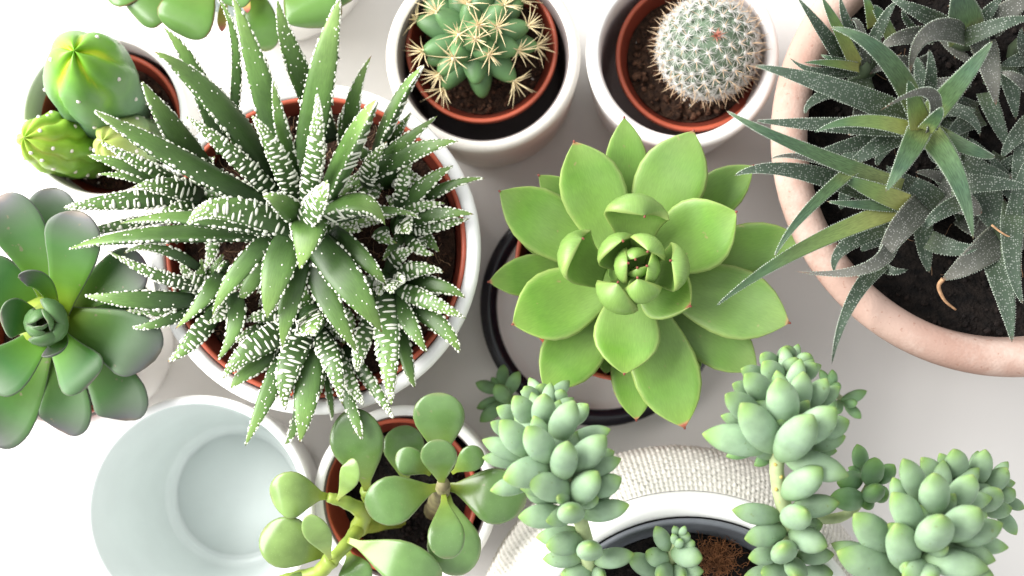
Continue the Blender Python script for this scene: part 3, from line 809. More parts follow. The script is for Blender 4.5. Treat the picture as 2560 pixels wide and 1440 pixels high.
# ------------------------------------------------------------------ bright green rosette in the centre
Z8 = lambda x, y: (1180 + x / 1.8, 280 + y / 1.8)
eroot = thing('green_echeveria', P(1585, 668, 6.2), 'bright apple-green rosette with red leaf tips in the black-rimmed dish', 'succulent')
ec = Z8(735, 700)
M['redtip'] = surf_mat('red_leaf_tip', (0.22, 0.05, 0.035), rough=.6, var=.3)
def red_tip(lf, B, T, d):
    V = []; Fb = []
    d = d.normalized()
    blob(V, Fb, T - d * .0003 - B, d, d.orthogonal(), .00045, .00045, .0007, 8)
    return link('leaf_tip', mesh('leaf_tip', V, Fb, [M['redtip']]), B, lf, B)
E = [
 # tip      base      w    hb   ht   arch
 (685, 22, 700, 500, 195, 7.4, 8.6, .35), (1268, 240, 930, 490, 205, 7.2, 8.0, .3), (1488, 568, 1000, 665, 225, 7.3, 7.9, .3),
 (1285, 1165, 900, 890, 245, 7.2, 7.8, .3), (740, 1390, 690, 1030, 195, 7.1, 7.4, .3), (72, 765, 460, 690, 190, 7.2, 7.8, .3),
 (298, 283, 580, 510, 165, 6.9, 7.3, .3), (305, 1135, 440, 950, 130, 6.7, 6.9, .2), (200, 545, 400, 640, 130, 6.7, 6.9, .2), (600, 1180, 600, 1000, 150, 6.7, 6.9, .2),
 (1020, 1180, 880, 960, 170, 6.7, 6.9, .2),
 (458, 130, 610, 590, 292, 8.2, 9.5, .45), (998, 82, 780, 540, 315, 8.1, 9.4, .45), (122, 355, 520, 670, 275, 7.8, 8.8, .4),
 (1432, 950, 900, 760, 315, 7.9, 8.7, .4), (958, 1425, 780, 920, 295, 7.8, 8.4, .4), (322, 1250, 570, 930, 270, 7.8, 8.3, .4),
 (180, 957, 570, 780, 315, 8.3, 9.1, .45), (1192, 448, 850, 660, 330, 8.6, 9.8, .5), (685, 1182, 700, 840, 295, 8.7, 9.4, .5), (985, 875, 770, 770, 265, 9.0, 10.1, 1.0),
]
for (tx, ty, bx, by, w, hb, ht, ar) in E:
    T = P(*Z8(tx, ty), ht); B = P(*Z8(bx, by), hb)
    B2 = B.lerp(P(*ec, hb - .5), .35)
    Mi = B2.lerp(T, .5) + Vector((0, 0, -ar * CM * .6))
    lf, _, _ = leaf(eroot, B2, Mi, T, px2m(w / 1.8, ht) * 1.03, 'ovate', M['ech'], tt=.09, tb=.20, ch=.10, nu=22, nv=16)
    red_tip(lf, B2, T, (T - Mi).normalized())
# upright cupped inner leaves: base near the axis, belly outward, tip leaning in
EI = [
 # tip      belly      base      w    hb  hm   ht
 (778, 468, 742, 440, 742, 600, 265, 8.8, 10.1, 10.9), (498, 568, 455, 640, 590, 740, 240, 8.7, 9.9, 10.7),
 (655, 768, 640, 850, 700, 780, 205, 9.2, 10.4, 11.3),
 (896, 668, 925, 700, 800, 720, 200, 9.3, 10.5, 11.3), (678, 578, 640, 610, 710, 680, 190, 10.0, 10.6, 11.5),
 (745, 748, 765, 825, 755, 740, 165, 10.2, 10.8, 11.5), (792, 626, 800, 600, 760, 690, 165, 10.2, 10.9, 11.7),
 (700, 680, 676, 695, 725, 710, 150, 10.3, 10.8, 11.5), (790, 693, 812, 712, 760, 712, 140, 10.3, 10.8, 11.5), (735, 660, 728, 640, 745, 690, 120, 10.4, 10.9, 11.4),
 (745, 703, 752, 722, 742, 700, 95, 10.5, 10.9, 11.3),]
cw = P(*ec, 10)
for (tx, ty, mx, my, bx, by, w, hb, hm, ht) in EI:
    T = P(*Z8(tx, ty), ht); Mi = P(*Z8(mx, my), hm); B = P(*Z8(bx, by), hb)
    inward = Vector((cw.x - Mi.x, cw.y - Mi.y, 0))
    ref = (inward.normalized() if inward.length > 1e-5 else Vector((1, 0, 0))) + Vector((0, 0, .35))
    lf, _, _ = leaf(eroot, B, Mi, T, px2m(w * 1.15 / 1.8, ht), 'ovate', M['ech'], tt=.07, tb=.22, ch=.13, ref=ref, nu=22, nv=16)
    red_tip(lf, B, T, (T - Mi).normalized() * .4 - inward.normalized() * .6)
V = []; Fb = []
a = P(*ec, 6.0) - eroot.location; b = P(*ec, 9.8) - eroot.location
tube(V, Fb, [a, a.lerp(b, .5), b], [.008, .011, .006], 12)
link('stem', mesh('stem', V, Fb, [M['ech']]), eroot.location, eroot)

# ------------------------------------------------------------------ grey-purple rosette on the left
Z4 = lambda x, y: (x / 2.2152, 450 + y / 2.2152)
proot = thing('grey_purple_echeveria', P(140, 850, 5.7), 'rosette of grey-purple spoon leaves with a green centre at the left edge', 'succulent')
PC = Z4(250, 790)
G = [
 # tip      mid      base      w    hb   ht  arch mat
 (300, 40, 300, 300, 345, 600, 260, 7.4, 8.4, .2, 'pac'), (835, 660, 640, 680, 430, 720, 190, 7.0, 7.4, .2, 'pac_in'),
 (340, 1395, 370, 1200, 340, 950, 270, 7.0, 7.2, .3, 'pac'), (-60, 1430, 110, 1230, 250, 930, 270, 7.2, 7.4, .3, 'pac'),
 (700, 1335, 620, 1120, 420, 860, 280, 7.4, 7.8, .4, 'pac'), (-160, 520, 40, 610, 250, 720, 310, 7.6, 8.8, .3, 'pac_in'),
 (-10, 90, 160, 350, 330, 640, 280, 7.8, 9.4, .4, 'pac'), (815, 470, 620, 560, 390, 690, 260, 7.8, 8.8, .4, 'pac'),
 (860, 1000, 650, 870, 390, 760, 330, 8.1, 8.8, .6, 'pac'), (-60, 1120, 90, 1010, 240, 870, 270, 8.2, 8.8, .4, 'pac_in'),
 (425, 165, 405, 420, 370, 670, 310, 8.4, 10.2, .3, 'pac'), (510, 1120, 430, 1030, 330, 880, 270, 8.4, 9.2, .6, 'pac_in'),
 (100, 540, 230, 560, 330, 680, 130, 9.2, 10.6, .5, 'pac'), (0, 770, 100, 760, 220, 790, 210, 9.0, 10.3, .2, 'pac_in'),
 (230, 970, 330, 920, 330, 830, 130, 9.0, 10.0, .5, 'pac'),
]
for (tx, ty, mx, my, bx, by, w, hb, ht, ar, mt) in G:
    T = P(*Z4(tx, ty), ht); B = P(*Z4(bx, by), hb).lerp(P(*PC, hb - .6), .35)
    Mi = P(*Z4(mx, my), (hb + ht) / 2 + ar * .4)
    leaf(proot, B, Mi, T, px2m(w / 2.2152, ht) * 1.12, 'spoon', M[mt], tt=.08, tb=.14, ch=.12, nu=22, nv=16)
pcw = P(*PC, 10)
for k, (dx, dy, w, ht) in enumerate([(70, -75, 190, 10.9), (-80, -10, 150, 10.8), (20, 80, 180, 10.8), (90, 30, 170, 10.7), (-45, 50, 120, 11.0), (30, -30, 120, 11.1), (-15, 15, 90, 11.2), (-40, -55, 130, 11.0)]):
    T = P(*Z4(245 + dx * .55, 800 + dy * .55), ht); Mi = P(*Z4(245 + dx * 1.15, 800 + dy * 1.15), ht - .7); B = P(*Z4(245 + dx * .5, 790 + dy * .5), ht - 2)
    inw = Vector((pcw.x - Mi.x, pcw.y - Mi.y, 0))
    leaf(proot, B, Mi, T, px2m(w / 2.2152, ht) * 1.15, 'spoon', M['pac_in'], tt=.08, tb=.16, ch=.16, ref=inw.normalized() + Vector((0, 0, .3)), nu=16)
V = []; Fb = []
a = P(*PC, 5.6) - proot.location; b = P(*PC, 9.6) - proot.location
tube(V, Fb, [a, a.lerp(b, .5), b], [.008, .010, .006], 12)
link('stem', mesh('stem', V, Fb, [M['jstem']]), proot.location, proot)

# ------------------------------------------------------------------ red-edged rosette at the top edge
troot = thing('red_edged_echeveria', P(650, -120, 5.0), 'rosette of rounded green leaves with thin red edges at the top edge', 'succulent')
Tl = [
 (440, 105, 520, 0, 660, -150, 290, 6.2, 6.6, .4, 'top'), (700, 205, 750, 60, 850, -110, 330, 6.6, 7.0, .5, 'top'),
 (1195, 300, 1165, 120, 1120, -60, 200, 5.8, 6.0, .3, 'top'), (1490, 165, 1450, 20, 1330, -150, 330, 6.6, 7.0, .5, 'top'),
 (1670, 20, 1600, -60, 1450, -160, 200, 6.0, 6.2, .3, 'top'), (940, 188, 945, 90, 960, -40, 58, 6.2, 6.4, .2, 'top_r'), (1088, 75, 1080, 10, 1060, -80, 50, 6.4, 6.6, .2, 'top_r'),
 (250, -60, 400, -130, 640, -220, 300, 6.2, 6.8, .4, 'top'), (980, -480, 1000, -350, 1000, -220, 320, 6.4, 7.4, .4, 'top'), (1000, 40, 1010, -60, 1020, -180, 220, 7.2, 8.0, .4, 'top'),
]
for (tx, ty, mx, my, bx, by, w, hb, ht, ar, mt) in Tl:
    leaf(troot, P(*Z2(bx, by), hb), P(*Z2(mx, my), (hb + ht) / 2 + ar), P(*Z2(tx, ty), ht), px2m(w / 2.3227, ht) * 1.05, 'round' if mt == 'top' else 'ovate', M[mt], tt=.09, tb=.16, ch=.05, nu=22, nv=24)
V = []; Fb = []
a = P(*Z2(1000, -180), 4.6) - troot.location; b = P(*Z2(1000, -180), 7.2) - troot.location
tube(V, Fb, [a, a.lerp(b, .5), b], [.008, .012, .008], 12)
link('stem', mesh('stem', V, Fb, [M['jstem']]), troot.location, troot)

# ------------------------------------------------------------------ jade plant
Z9 = lambda x, y: (640 + x / 3.0, 960 + y / 3.0)
jroot = thing('jade_plant', P(1000, 1270, 4.6), 'jade plant with glossy rounded leaves and yellow-green stems in a white pot', 'succulent')
J = [
 # tip      mid      base      w   hb   ht  arch mat
 (1095, 310, 1110, 500, 1120, 760, 310, 6.6, 6.8, .2, 'jade'), (690, 190, 770, 470, 835, 800, 400, 8.0, 8.6, .3, 'jade'),
 (1370, 62, 1375, 270, 1392, 600, 385, 9.0, 10.2, .3, 'jade'), (2010, 930, 1760, 830, 1430, 770, 410, 8.6, 9.0, .3, 'jade'),
 (1510, 1440, 1480, 1160, 1430, 830, 395, 8.8, 8.6, .3, 'jade'), (835, 960, 1060, 860, 1380, 770, 360, 9.4, 9.8, .4, 'jade'),
 (1045, 540, 1170, 590, 1310, 680, 215, 9.2, 9.6, .2, 'jade'), (1700, 500, 1600, 570, 1470, 670, 190, 9.2, 9.6, .2, 'jade'),
 (1365, 412, 1375, 560, 1395, 770, 275, 10.2, 11.6, .3, 'jade'), (1440, 1312, 1425, 1110, 1408, 830, 275, 10.0, 10.8, .4, 'jade'),
 (115, 860, 290, 830, 540, 845, 350, 8.6, 9.2, .4, 'jade_y'), (60, 1080, 260, 1200, 560, 1290, 390, 8.2, 9.0, .4, 'jade_y'),
 (375, 985, 470, 1130, 560, 1320, 200, 9.2, 10.6, .3, 'jade_y'), (705, 560, 700, 700, 600, 880, 160, 8.8, 10.2, .5, 'jade_y'),
 (1390, 1470, 1070, 1330, 690, 1170, 330, 8.8, 9.4, .5, 'jade'), (770, 1520, 740, 1400, 690, 1260, 260, 7.8, 8.2, .3, 'jade'),
 (330, 1560, 330, 1500, 480, 1400, 200, 8.2, 8.6, .3, 'jade_y'),
]
for (tx, ty, mx, my, bx, by, w, hb, ht, ar, mt) in J:
    leaf(jroot, P(*Z9(bx, by), hb), P(*Z9(mx, my), (hb + ht) / 2 + ar), P(*Z9(tx, ty), ht), px2m(w / 3, ht) * 1.02, 'obov', M[mt], tt=.10, tb=.14, ch=.05, nu=26, nv=20)
def stem_part(root, pts, r0, r1, mat, seg=10, name='stem'):
    V = []; Fb = []
    pp = smooth_path(pts, 20); n = len(pp)
    rad = [(r0 + (r1 - r0) * i / (n - 1)) * (1 + .06 * math.sin(i * 1.7)) for i in range(n)]
    tube(V, Fb, [p - root.location for p in pp], rad, seg)
    return link(name, mesh(name, V, Fb, [mat]), root.location, root)
stem_part(jroot, [P(*Z9(1120, 1010), 4.2), P(*Z9(860, 1060), 6.4), P(*Z9(770, 1090), 7.6), P(*Z9(690, 1190), 8.4), P(*Z9(560, 1330), 9.0)], .0030, .0022, M['jstem'])
stem_part(jroot, [P(*Z9(770, 1090), 7.4), P(*Z9(800, 970), 8.0), P(*Z9(680, 890), 8.5), P(*Z9(540, 850), 8.8)], .0034, .0018, M['jstem'])
stem_part(jroot, [P(*Z9(570, 1310), 8.9), P(*Z9(470, 1410), 8.6), P(*Z9(330, 1440), 8.4), P(*Z9(180, 1470), 8.4)], .0030, .0018, M['jstem'])
stem_part(jroot, [P(*Z9(1330, 960), 4.2), P(*Z9(1360, 880), 6.8), P(*Z9(1385, 820), 8.4), P(*Z9(1402, 780), 9.6), P(*Z9(1405, 750), 10.4)], .0038, .0022, M['jbark'])
stem_part(jroot, [P(*Z9(1020, 960), 4.2), P(*Z9(880, 900), 6.4), P(*Z9(830, 800), 8.0)], .0036, .0024, M['jstem'])

# ------------------------------------------------------------------ trailing sedum
Z10 = lambda x, y: (1160 + x / 2.572, 880 + y / 2.572)
Z11 = lambda x, y: (1680 + x / 2.4, 840 + y / 2.4)
sroot = thing('donkey_tail_sedum', ax_c + Vector((0, 0, .083)), 'trailing sedum with plump pale blue-green leaves spilling from the woven pot', 'succulent')
def axis_pts(Z, pts): return [P(*Z(x, y), h) for x, y, h in pts], [(Z(x, y), h) for x, y, h in pts]
def near_h(ax, x, y):
    best = None
    for (p, h0), (q, h1) in zip(ax[:-1], ax[1:]):
        dx, dy = q[0] - p[0], q[1] - p[1]
        k = max(0, min(1, ((x - p[0]) * dx + (y - p[1]) * dy) / (dx * dx + dy * dy)))
        d = (p[0] + dx * k - x) ** 2 + (p[1] + dy * k - y) ** 2
        if best is None or d < best[0]: best = (d, h0 + (h1 - h0) * k, (p[0] + dx * k, p[1] + dy * k))
    return best[1], best[2]
def sed_leaves(Z, sc, ax, lst, mat, kz=.62, lift=.25):
    for (tx, ty, bx, by, w, *ex) in lst:
        dz = ex[0] if ex else 0
        b = Z(bx, by); t = Z(tx, ty)
        hb, np_ = near_h(ax, *b)
        hb += lift + dz
        B = P(*b, hb); wm = px2m(w / sc, hb) * .98
        T0 = P(*t, hb); d = (T0 - B).length
        L = max(d * 1.06, wm * 2.25)
        rise = math.sqrt(max(0, L * L - d * d)) * kz * 100
        T = P(*t, hb + rise)
        T = B + (T - B) * 1.05
        B = B.lerp(P(*np_, hb - .4), .25)
        Mi = B.lerp(T, .5) + Vector((0, 0, .0012))
        leaf(sroot, B, Mi, T, wm, 'ellip', M[mat], tt=.33, tb=.38, ch=0, nu=16, nv=14)
axA, axA2 = axis_pts(Z10, [(830, 1560, 8.4), (800, 1380, 10.6), (760, 1120, 12.0), (660, 860, 13.0), (540, 640, 13.2), (520, 420, 11.8), (540, 260, 9.6)])
stem_part(sroot, axA, .0026, .0022, M['sstem'])
A_ = [
 (410, 488, 560, 705, 195, .4), (665, 582, 620, 815, 182, .5), (325, 290, 430, 470, 155), (515, 275, 505, 490, 165, .1), (705, 322, 600, 570, 185, .2), (240, 448, 400, 665, 185, .1),
 (128, 570, 380, 685, 135), (128, 680, 350, 725, 115, -.2), (905, 545, 710, 745, 190, .1), (1000, 690, 750, 770, 135, -.3), (265, 810, 560, 735, 205, .2), (178, 890, 400, 850, 130, -.4),
 (425, 830, 690, 900, 195, .3), (855, 775, 695, 965, 185, .3), (1005, 810, 850, 890, 150, -.3), (360, 1060, 630, 1055, 165), (685, 1000, 675, 1075, 185, .6), (1052, 985, 770, 1045, 145),
 (475, 1190, 760, 1170, 140, -.2), (535, 1245, 760, 1215, 160, .1), (515, 1330, 750, 1320, 125, -.2), (812, 1240, 805, 1310, 175, .6), (1085, 1300, 850, 1340, 140), (630, 1430, 840, 1400, 130), (900, 1440, 830, 1420, 120),
 (390, 225, 450, 340, 115, -.4), (490, 212, 515, 310, 125, -.3), (630, 245, 625, 360, 115, -.4), (795, 340, 700, 460, 130, -.4), (935, 500, 740, 560, 120, -.5), (215, 360, 350, 450, 125, -.3), (175, 455, 280, 540, 110, -.5),
 (960, 640, 800, 700, 130, -.6), (560, 400, 560, 500, 120, -.2), (400, 900, 560, 960, 120, -.4), (860, 900, 760, 980, 110, -.5),
]
sed_leaves(Z10, 2.572, axA2, A_, 'sed')
def sed_fill(pts3, f0, f1, n, L0, L1, seed):
    rf_ = random.Random(seed)
    pp = smooth_path(pts3, 60); m = len(pp)
    for k in range(n):
        u = f0 + (f1 - f0) * (k + rf_.uniform(-.3, .3)) / n
        i = max(1, min(m - 2, int(u * (m - 1))))
        p = pp[i]; tg = (pp[i + 1] - pp[i - 1]).normalized()
        e1 = tg.cross(Vector((0, 0, 1))).normalized(); e2 = e1.cross(tg)
        a = k * 2.39996
        d = e1 * math.cos(a) + e2 * math.sin(a)
        if d.z < -.45: continue
        l = (L0 + (L1 - L0) * (u - f0) / (f1 - f0)) * rf_.uniform(.85, 1.1) * CM
        dd = (d + tg * rf_.uniform(.45, .8)).normalized()
        B = p + d * .001 - Vector((0, 0, .0035)); T = B + dd * l
        leaf(sroot, B, B.lerp(T, .5) + Vector((0, 0, .0008)), T, l * .46, 'ellip', M['sed'], tt=.33, tb=.38, ch=0, nu=14, nv=12)
sed_fill(axA, .40, .98, 40, 1.55, 1.0, 1)
axB, axB2 = axis_pts(Z11, [(700, 1560, 8.4), (690, 1330, 10.2), (690, 1100, 11.4), (640, 900, 12.0), (630, 720, 12.4), (690, 500, 12.6), (710, 330, 11.6), (700, 150, 9.8)])
stem_part(sroot, axB, .0028, .0022, M['sstem'])
B_ = [
 (635, 262, 690, 540, 205, .3), (420, 415, 620, 680, 215, .4), (198, 590, 590, 650, 195, 0), (838, 482, 650, 735, 225, .7), (975, 440, 760, 640, 205, .3), (788, 222, 760, 470, 150, .1),
 (925, 262, 830, 440, 135), (1003, 308, 890, 420, 105, -.1), (440, 235, 570, 390, 160), (325, 355, 470, 480, 160, -.2), (548, 160, 650, 290, 140, -.1), (742, 135, 680, 260, 140, -.1),
 (535, 112, 610, 200, 115, -.3), (685, 65, 680, 170, 125, -.3), (822, 108, 770, 200, 115, -.3), (858, 165, 790, 260, 110, -.3), (418, 200, 540, 270, 115, -.4), (1058, 510, 910, 600, 145, -.2),
 (1035, 605, 850, 670, 125, -.5), (298, 480, 430, 520, 95, -.6), (985, 690, 840, 690, 90, -.8), (365, 290, 460, 350, 110, -.5),
 (1045, 835, 690, 725, 175, .1), (892, 795, 680, 960, 185, .4), (995, 1000, 740, 1030, 145), (800, 1050, 680, 1120, 180, .5), (372, 1045, 640, 1090, 135), (445, 1215, 680, 1160, 150), (925, 1260, 710, 1180, 160, .2),
 (465, 1330, 640, 1290, 125, -.1), (665, 1260, 670, 1330, 175, .6), (965, 1310, 760, 1320, 115, -.3), (740, 1440, 760, 1350, 160, .2), (440, 1440, 640, 1400, 110, -.2), (540, 1420, 690, 1400, 140), (960, 1420, 800, 1420, 130, -.2), (900, 1130, 770, 1140, 110, -.4),
]
sed_leaves(Z11, 2.4, axB2, B_, 'sed')
sed_fill(axB, .58, .98, 34, 1.6, 1.0, 2)
sed_leaves(Z11, 2.4, axB2, [(498, 775, 610, 680, 85, -1.0), (330, 720, 480, 650, 90, -.9)], 'sed_d')
# scars on the bare stretch of stem
V = []; Fb = []
for (x, y) in ((622, 770), (655, 845), (625, 920), (652, 990), (610, 700)):
    p = P(*Z11(x, y), near_h(axB2, *Z11(x, y))[0] + .26)
    blob(V, Fb, p - sroot.location, Vector((0, 0, 1)), Vector((1, 0, 0)), .0007, .0007, .0004)
tag(link('leaf_scars', mesh('leaf_scars', V, Fb, [M['scar']]), sroot.location, sroot), kind='stuff')
axC, axC2 = axis_pts(Z11, [(1000, 1700, 8.6), (1280, 1500, 11.0), (1480, 1280, 12.6), (1600, 1060, 12.6), (1760, 930, 11.4), (1960, 900, 9.8)])
stem_part(sroot, axC, .0028, .0022, M['sstem'])
C_ = [
 (1388, 745, 1470, 960, 155, -.2), (1325, 855, 1340, 1010, 115, -.4), (1325, 950, 1490, 1180, 185, .2), (1100, 1075, 1300, 1280, 205, 0), (1345, 1135, 1430, 1400, 215, .6), (1570, 832, 1560, 1070, 195, .2),
 (1800, 840, 1680, 1040, 175, .1), (1615, 1085, 1540, 1280, 225, .8), (1840, 1040, 1660, 1220, 215, .5), (1498, 735, 1620, 880, 125, -.4), (1690, 685, 1700, 860, 155, -.2), (1605, 708, 1650, 820, 95, -.6),
 (1878, 688, 1810, 890, 140, -.1), (1965, 925, 1830, 1070, 155, .1), (2005, 795, 1880, 940, 130, 0), (1975, 1130, 1730, 1250, 165, .2), (2010, 1270, 1780, 1260, 115, -.5), (2052, 925, 1930, 1010, 115, -.1),
 (2035, 1035, 1880, 1100, 105, -.2), (2110, 1035, 1990, 1000, 75, -.3), (1885, 1395, 1510, 1340, 175, .4), (1005, 1300, 1360, 1440, 215, .4), (970, 1250, 1300, 1380, 150, -.3), (1930, 1345, 1640, 1270, 150, -.2),
 (1390, 1440, 1560, 1400, 150, .2), (1560, 1460, 1500, 1400, 160, .3), (2062, 1190, 1960, 1090, 90, -.5), (1920, 1440, 1640, 1380, 160, -.2), (1230, 1500, 1380, 1480, 150, 0),
]
sed_leaves(Z11, 2.4, axC2, C_, 'sed')
sed_fill(axC, .25, .98, 44, 1.75, 1.05, 3)
axD, axD2 = axis_pts(Z11, [(1000, 1090, 10.0), (1130, 990, 10.2), (1190, 870, 10.0), (1170, 780, 9.4)])
stem_part(sroot, [axB[2]] + axD, .0018, .0014, M['sstem'])
D_ = [(1110, 655, 1130, 810, 105, -.1), (1215, 735, 1190, 890, 140, .2), (995, 880, 1120, 860, 125), (958, 965, 1150, 990, 145), (1220, 900, 1210, 990, 135, .5), (1330, 775, 1230, 880, 110, -.2), (1160, 1030, 1180, 960, 100, -.4), (1290, 960, 1220, 940, 110, -.3), (1060, 790, 1120, 830, 60, -.3)]
sed_leaves(Z11, 2.4, axD2, D_, 'sed_d')
axE, axE2 = axis_pts(Z10, [(520, 420, 9.5), (340, 330, 4.0), (240, 280, 3.2), (240, 200, 3.0)])
stem_part(sroot, [axA[5]] + axE[1:], .0018, .0012, M['sstem'])
sed_leaves(Z10, 2.572, axE2[1:], [(255, 85, 245, 220, 85), (80, 200, 215, 250, 85), (352, 130, 285, 260, 90), (205, 215, 280, 320, 110, .3), (88, 360, 225, 305, 75), (108, 445, 240, 340, 95), (180, 165, 230, 240, 60, -.2), (300, 330, 260, 260, 90, -.3)], 'sed_d')
axG, axG2 = axis_pts(Z11, [(900, 300, 8.0), (960, 350, 5.2), (1060, 410, 4.0)])
stem_part(sroot, [axB[6]] + axG[1:], .0016, .001, M['sstem'])
sed_leaves(Z11, 2.4, axG2[1:], [(1162, 332, 1010, 400, 75), (1130, 492, 1040, 415, 65), (960, 205, 960, 300, 65), (890, 205, 930, 300, 60), (1110, 400, 1020, 410, 60, .1), (1000, 280, 960, 330, 60), (990, 470, 1000, 390, 60), (960, 440, 940, 370, 70)], 'sed_d')
axH, axH2 = axis_pts(Z10, [(1330, 1560, 8.6), (1320, 1400, 9.6), (1350, 1250, 10.8), (1385, 1160, 11.4)])
stem_part(sroot, axH, .002, .0014, M['sstem'])
sed_leaves(Z10, 2.572, axH2, [(1235, 1125, 1300, 1270, 110), (1525, 1325, 1340, 1290, 155, .2), (1175, 1285, 1300, 1350, 130), (1062, 1310, 1250, 1430, 145), (1535, 1410, 1380, 1400, 100), (1250, 1440, 1330, 1400, 150, .1), (1415, 1440, 1350, 1410, 130), (1440, 1160, 1385, 1220, 85), (1350, 1120, 1375, 1190, 60), (1420, 1120, 1395, 1180, 50, .2), (1340, 1170, 1370, 1240, 55, .4), (1390, 1200, 1380, 1260, 60, .5), (1480, 1220, 1400, 1260, 90)], 'sed')

# ------------------------------------------------------------------ dark rosettes in the clay pot
Z6 = lambda x, y: (1780 + x / 3.0, y / 3.0)
Z7 = lambda x, y: (1780 + x / 2.66667, 420 + y / 2.66667)
aroot = thing('dark_haworthia', P(2380, 330, 7.4), 'clump of dark grey-green spiky rosettes with tiny white dots in the clay pot', 'succulent')
AC = [(1540, 960), (1100, 500), (1900, 200), (2330, 300)]
def al(Z, sc, tx, ty, mx, my, bx, by, w, hb, ht, ar, mt, *ex):
    roll = ex[0] if ex else 0
    T = P(*Z(tx, ty), ht); B = P(*Z(bx, by), hb); Mi = P(*Z(mx, my), (hb + ht) / 2 + ar)
    Mi = Mi if True else Mi
    wm = px2m(w / sc, (hb + ht) / 2) * .93
    o, fr, sec = leaf(aroot, B, Mi, T, wm, 'strap', M[mt], tt=.07, tb=.16, ch=.12, roll=roll, nu=24, nv=12, wav=.02)
    V = []; Fb = []; L = fr[-1][6]
    n = int(L / (.085 * CM))
    for side in (0, PI):
        for k in range(1, n - 1):
            t = (k + U(-.2, .2)) / n
            p, nr, tg, hw = surf_at(fr, sec, t, side)
            s = U(.014, .024) * CM
            blob(V, Fb, p - B, nr, tg, s, s, s * 1.3, 5)
    if V: tag(link('margin_teeth', mesh('margin_teeth', V, Fb, [M['teeth']]), B, o, B), kind='stuff')
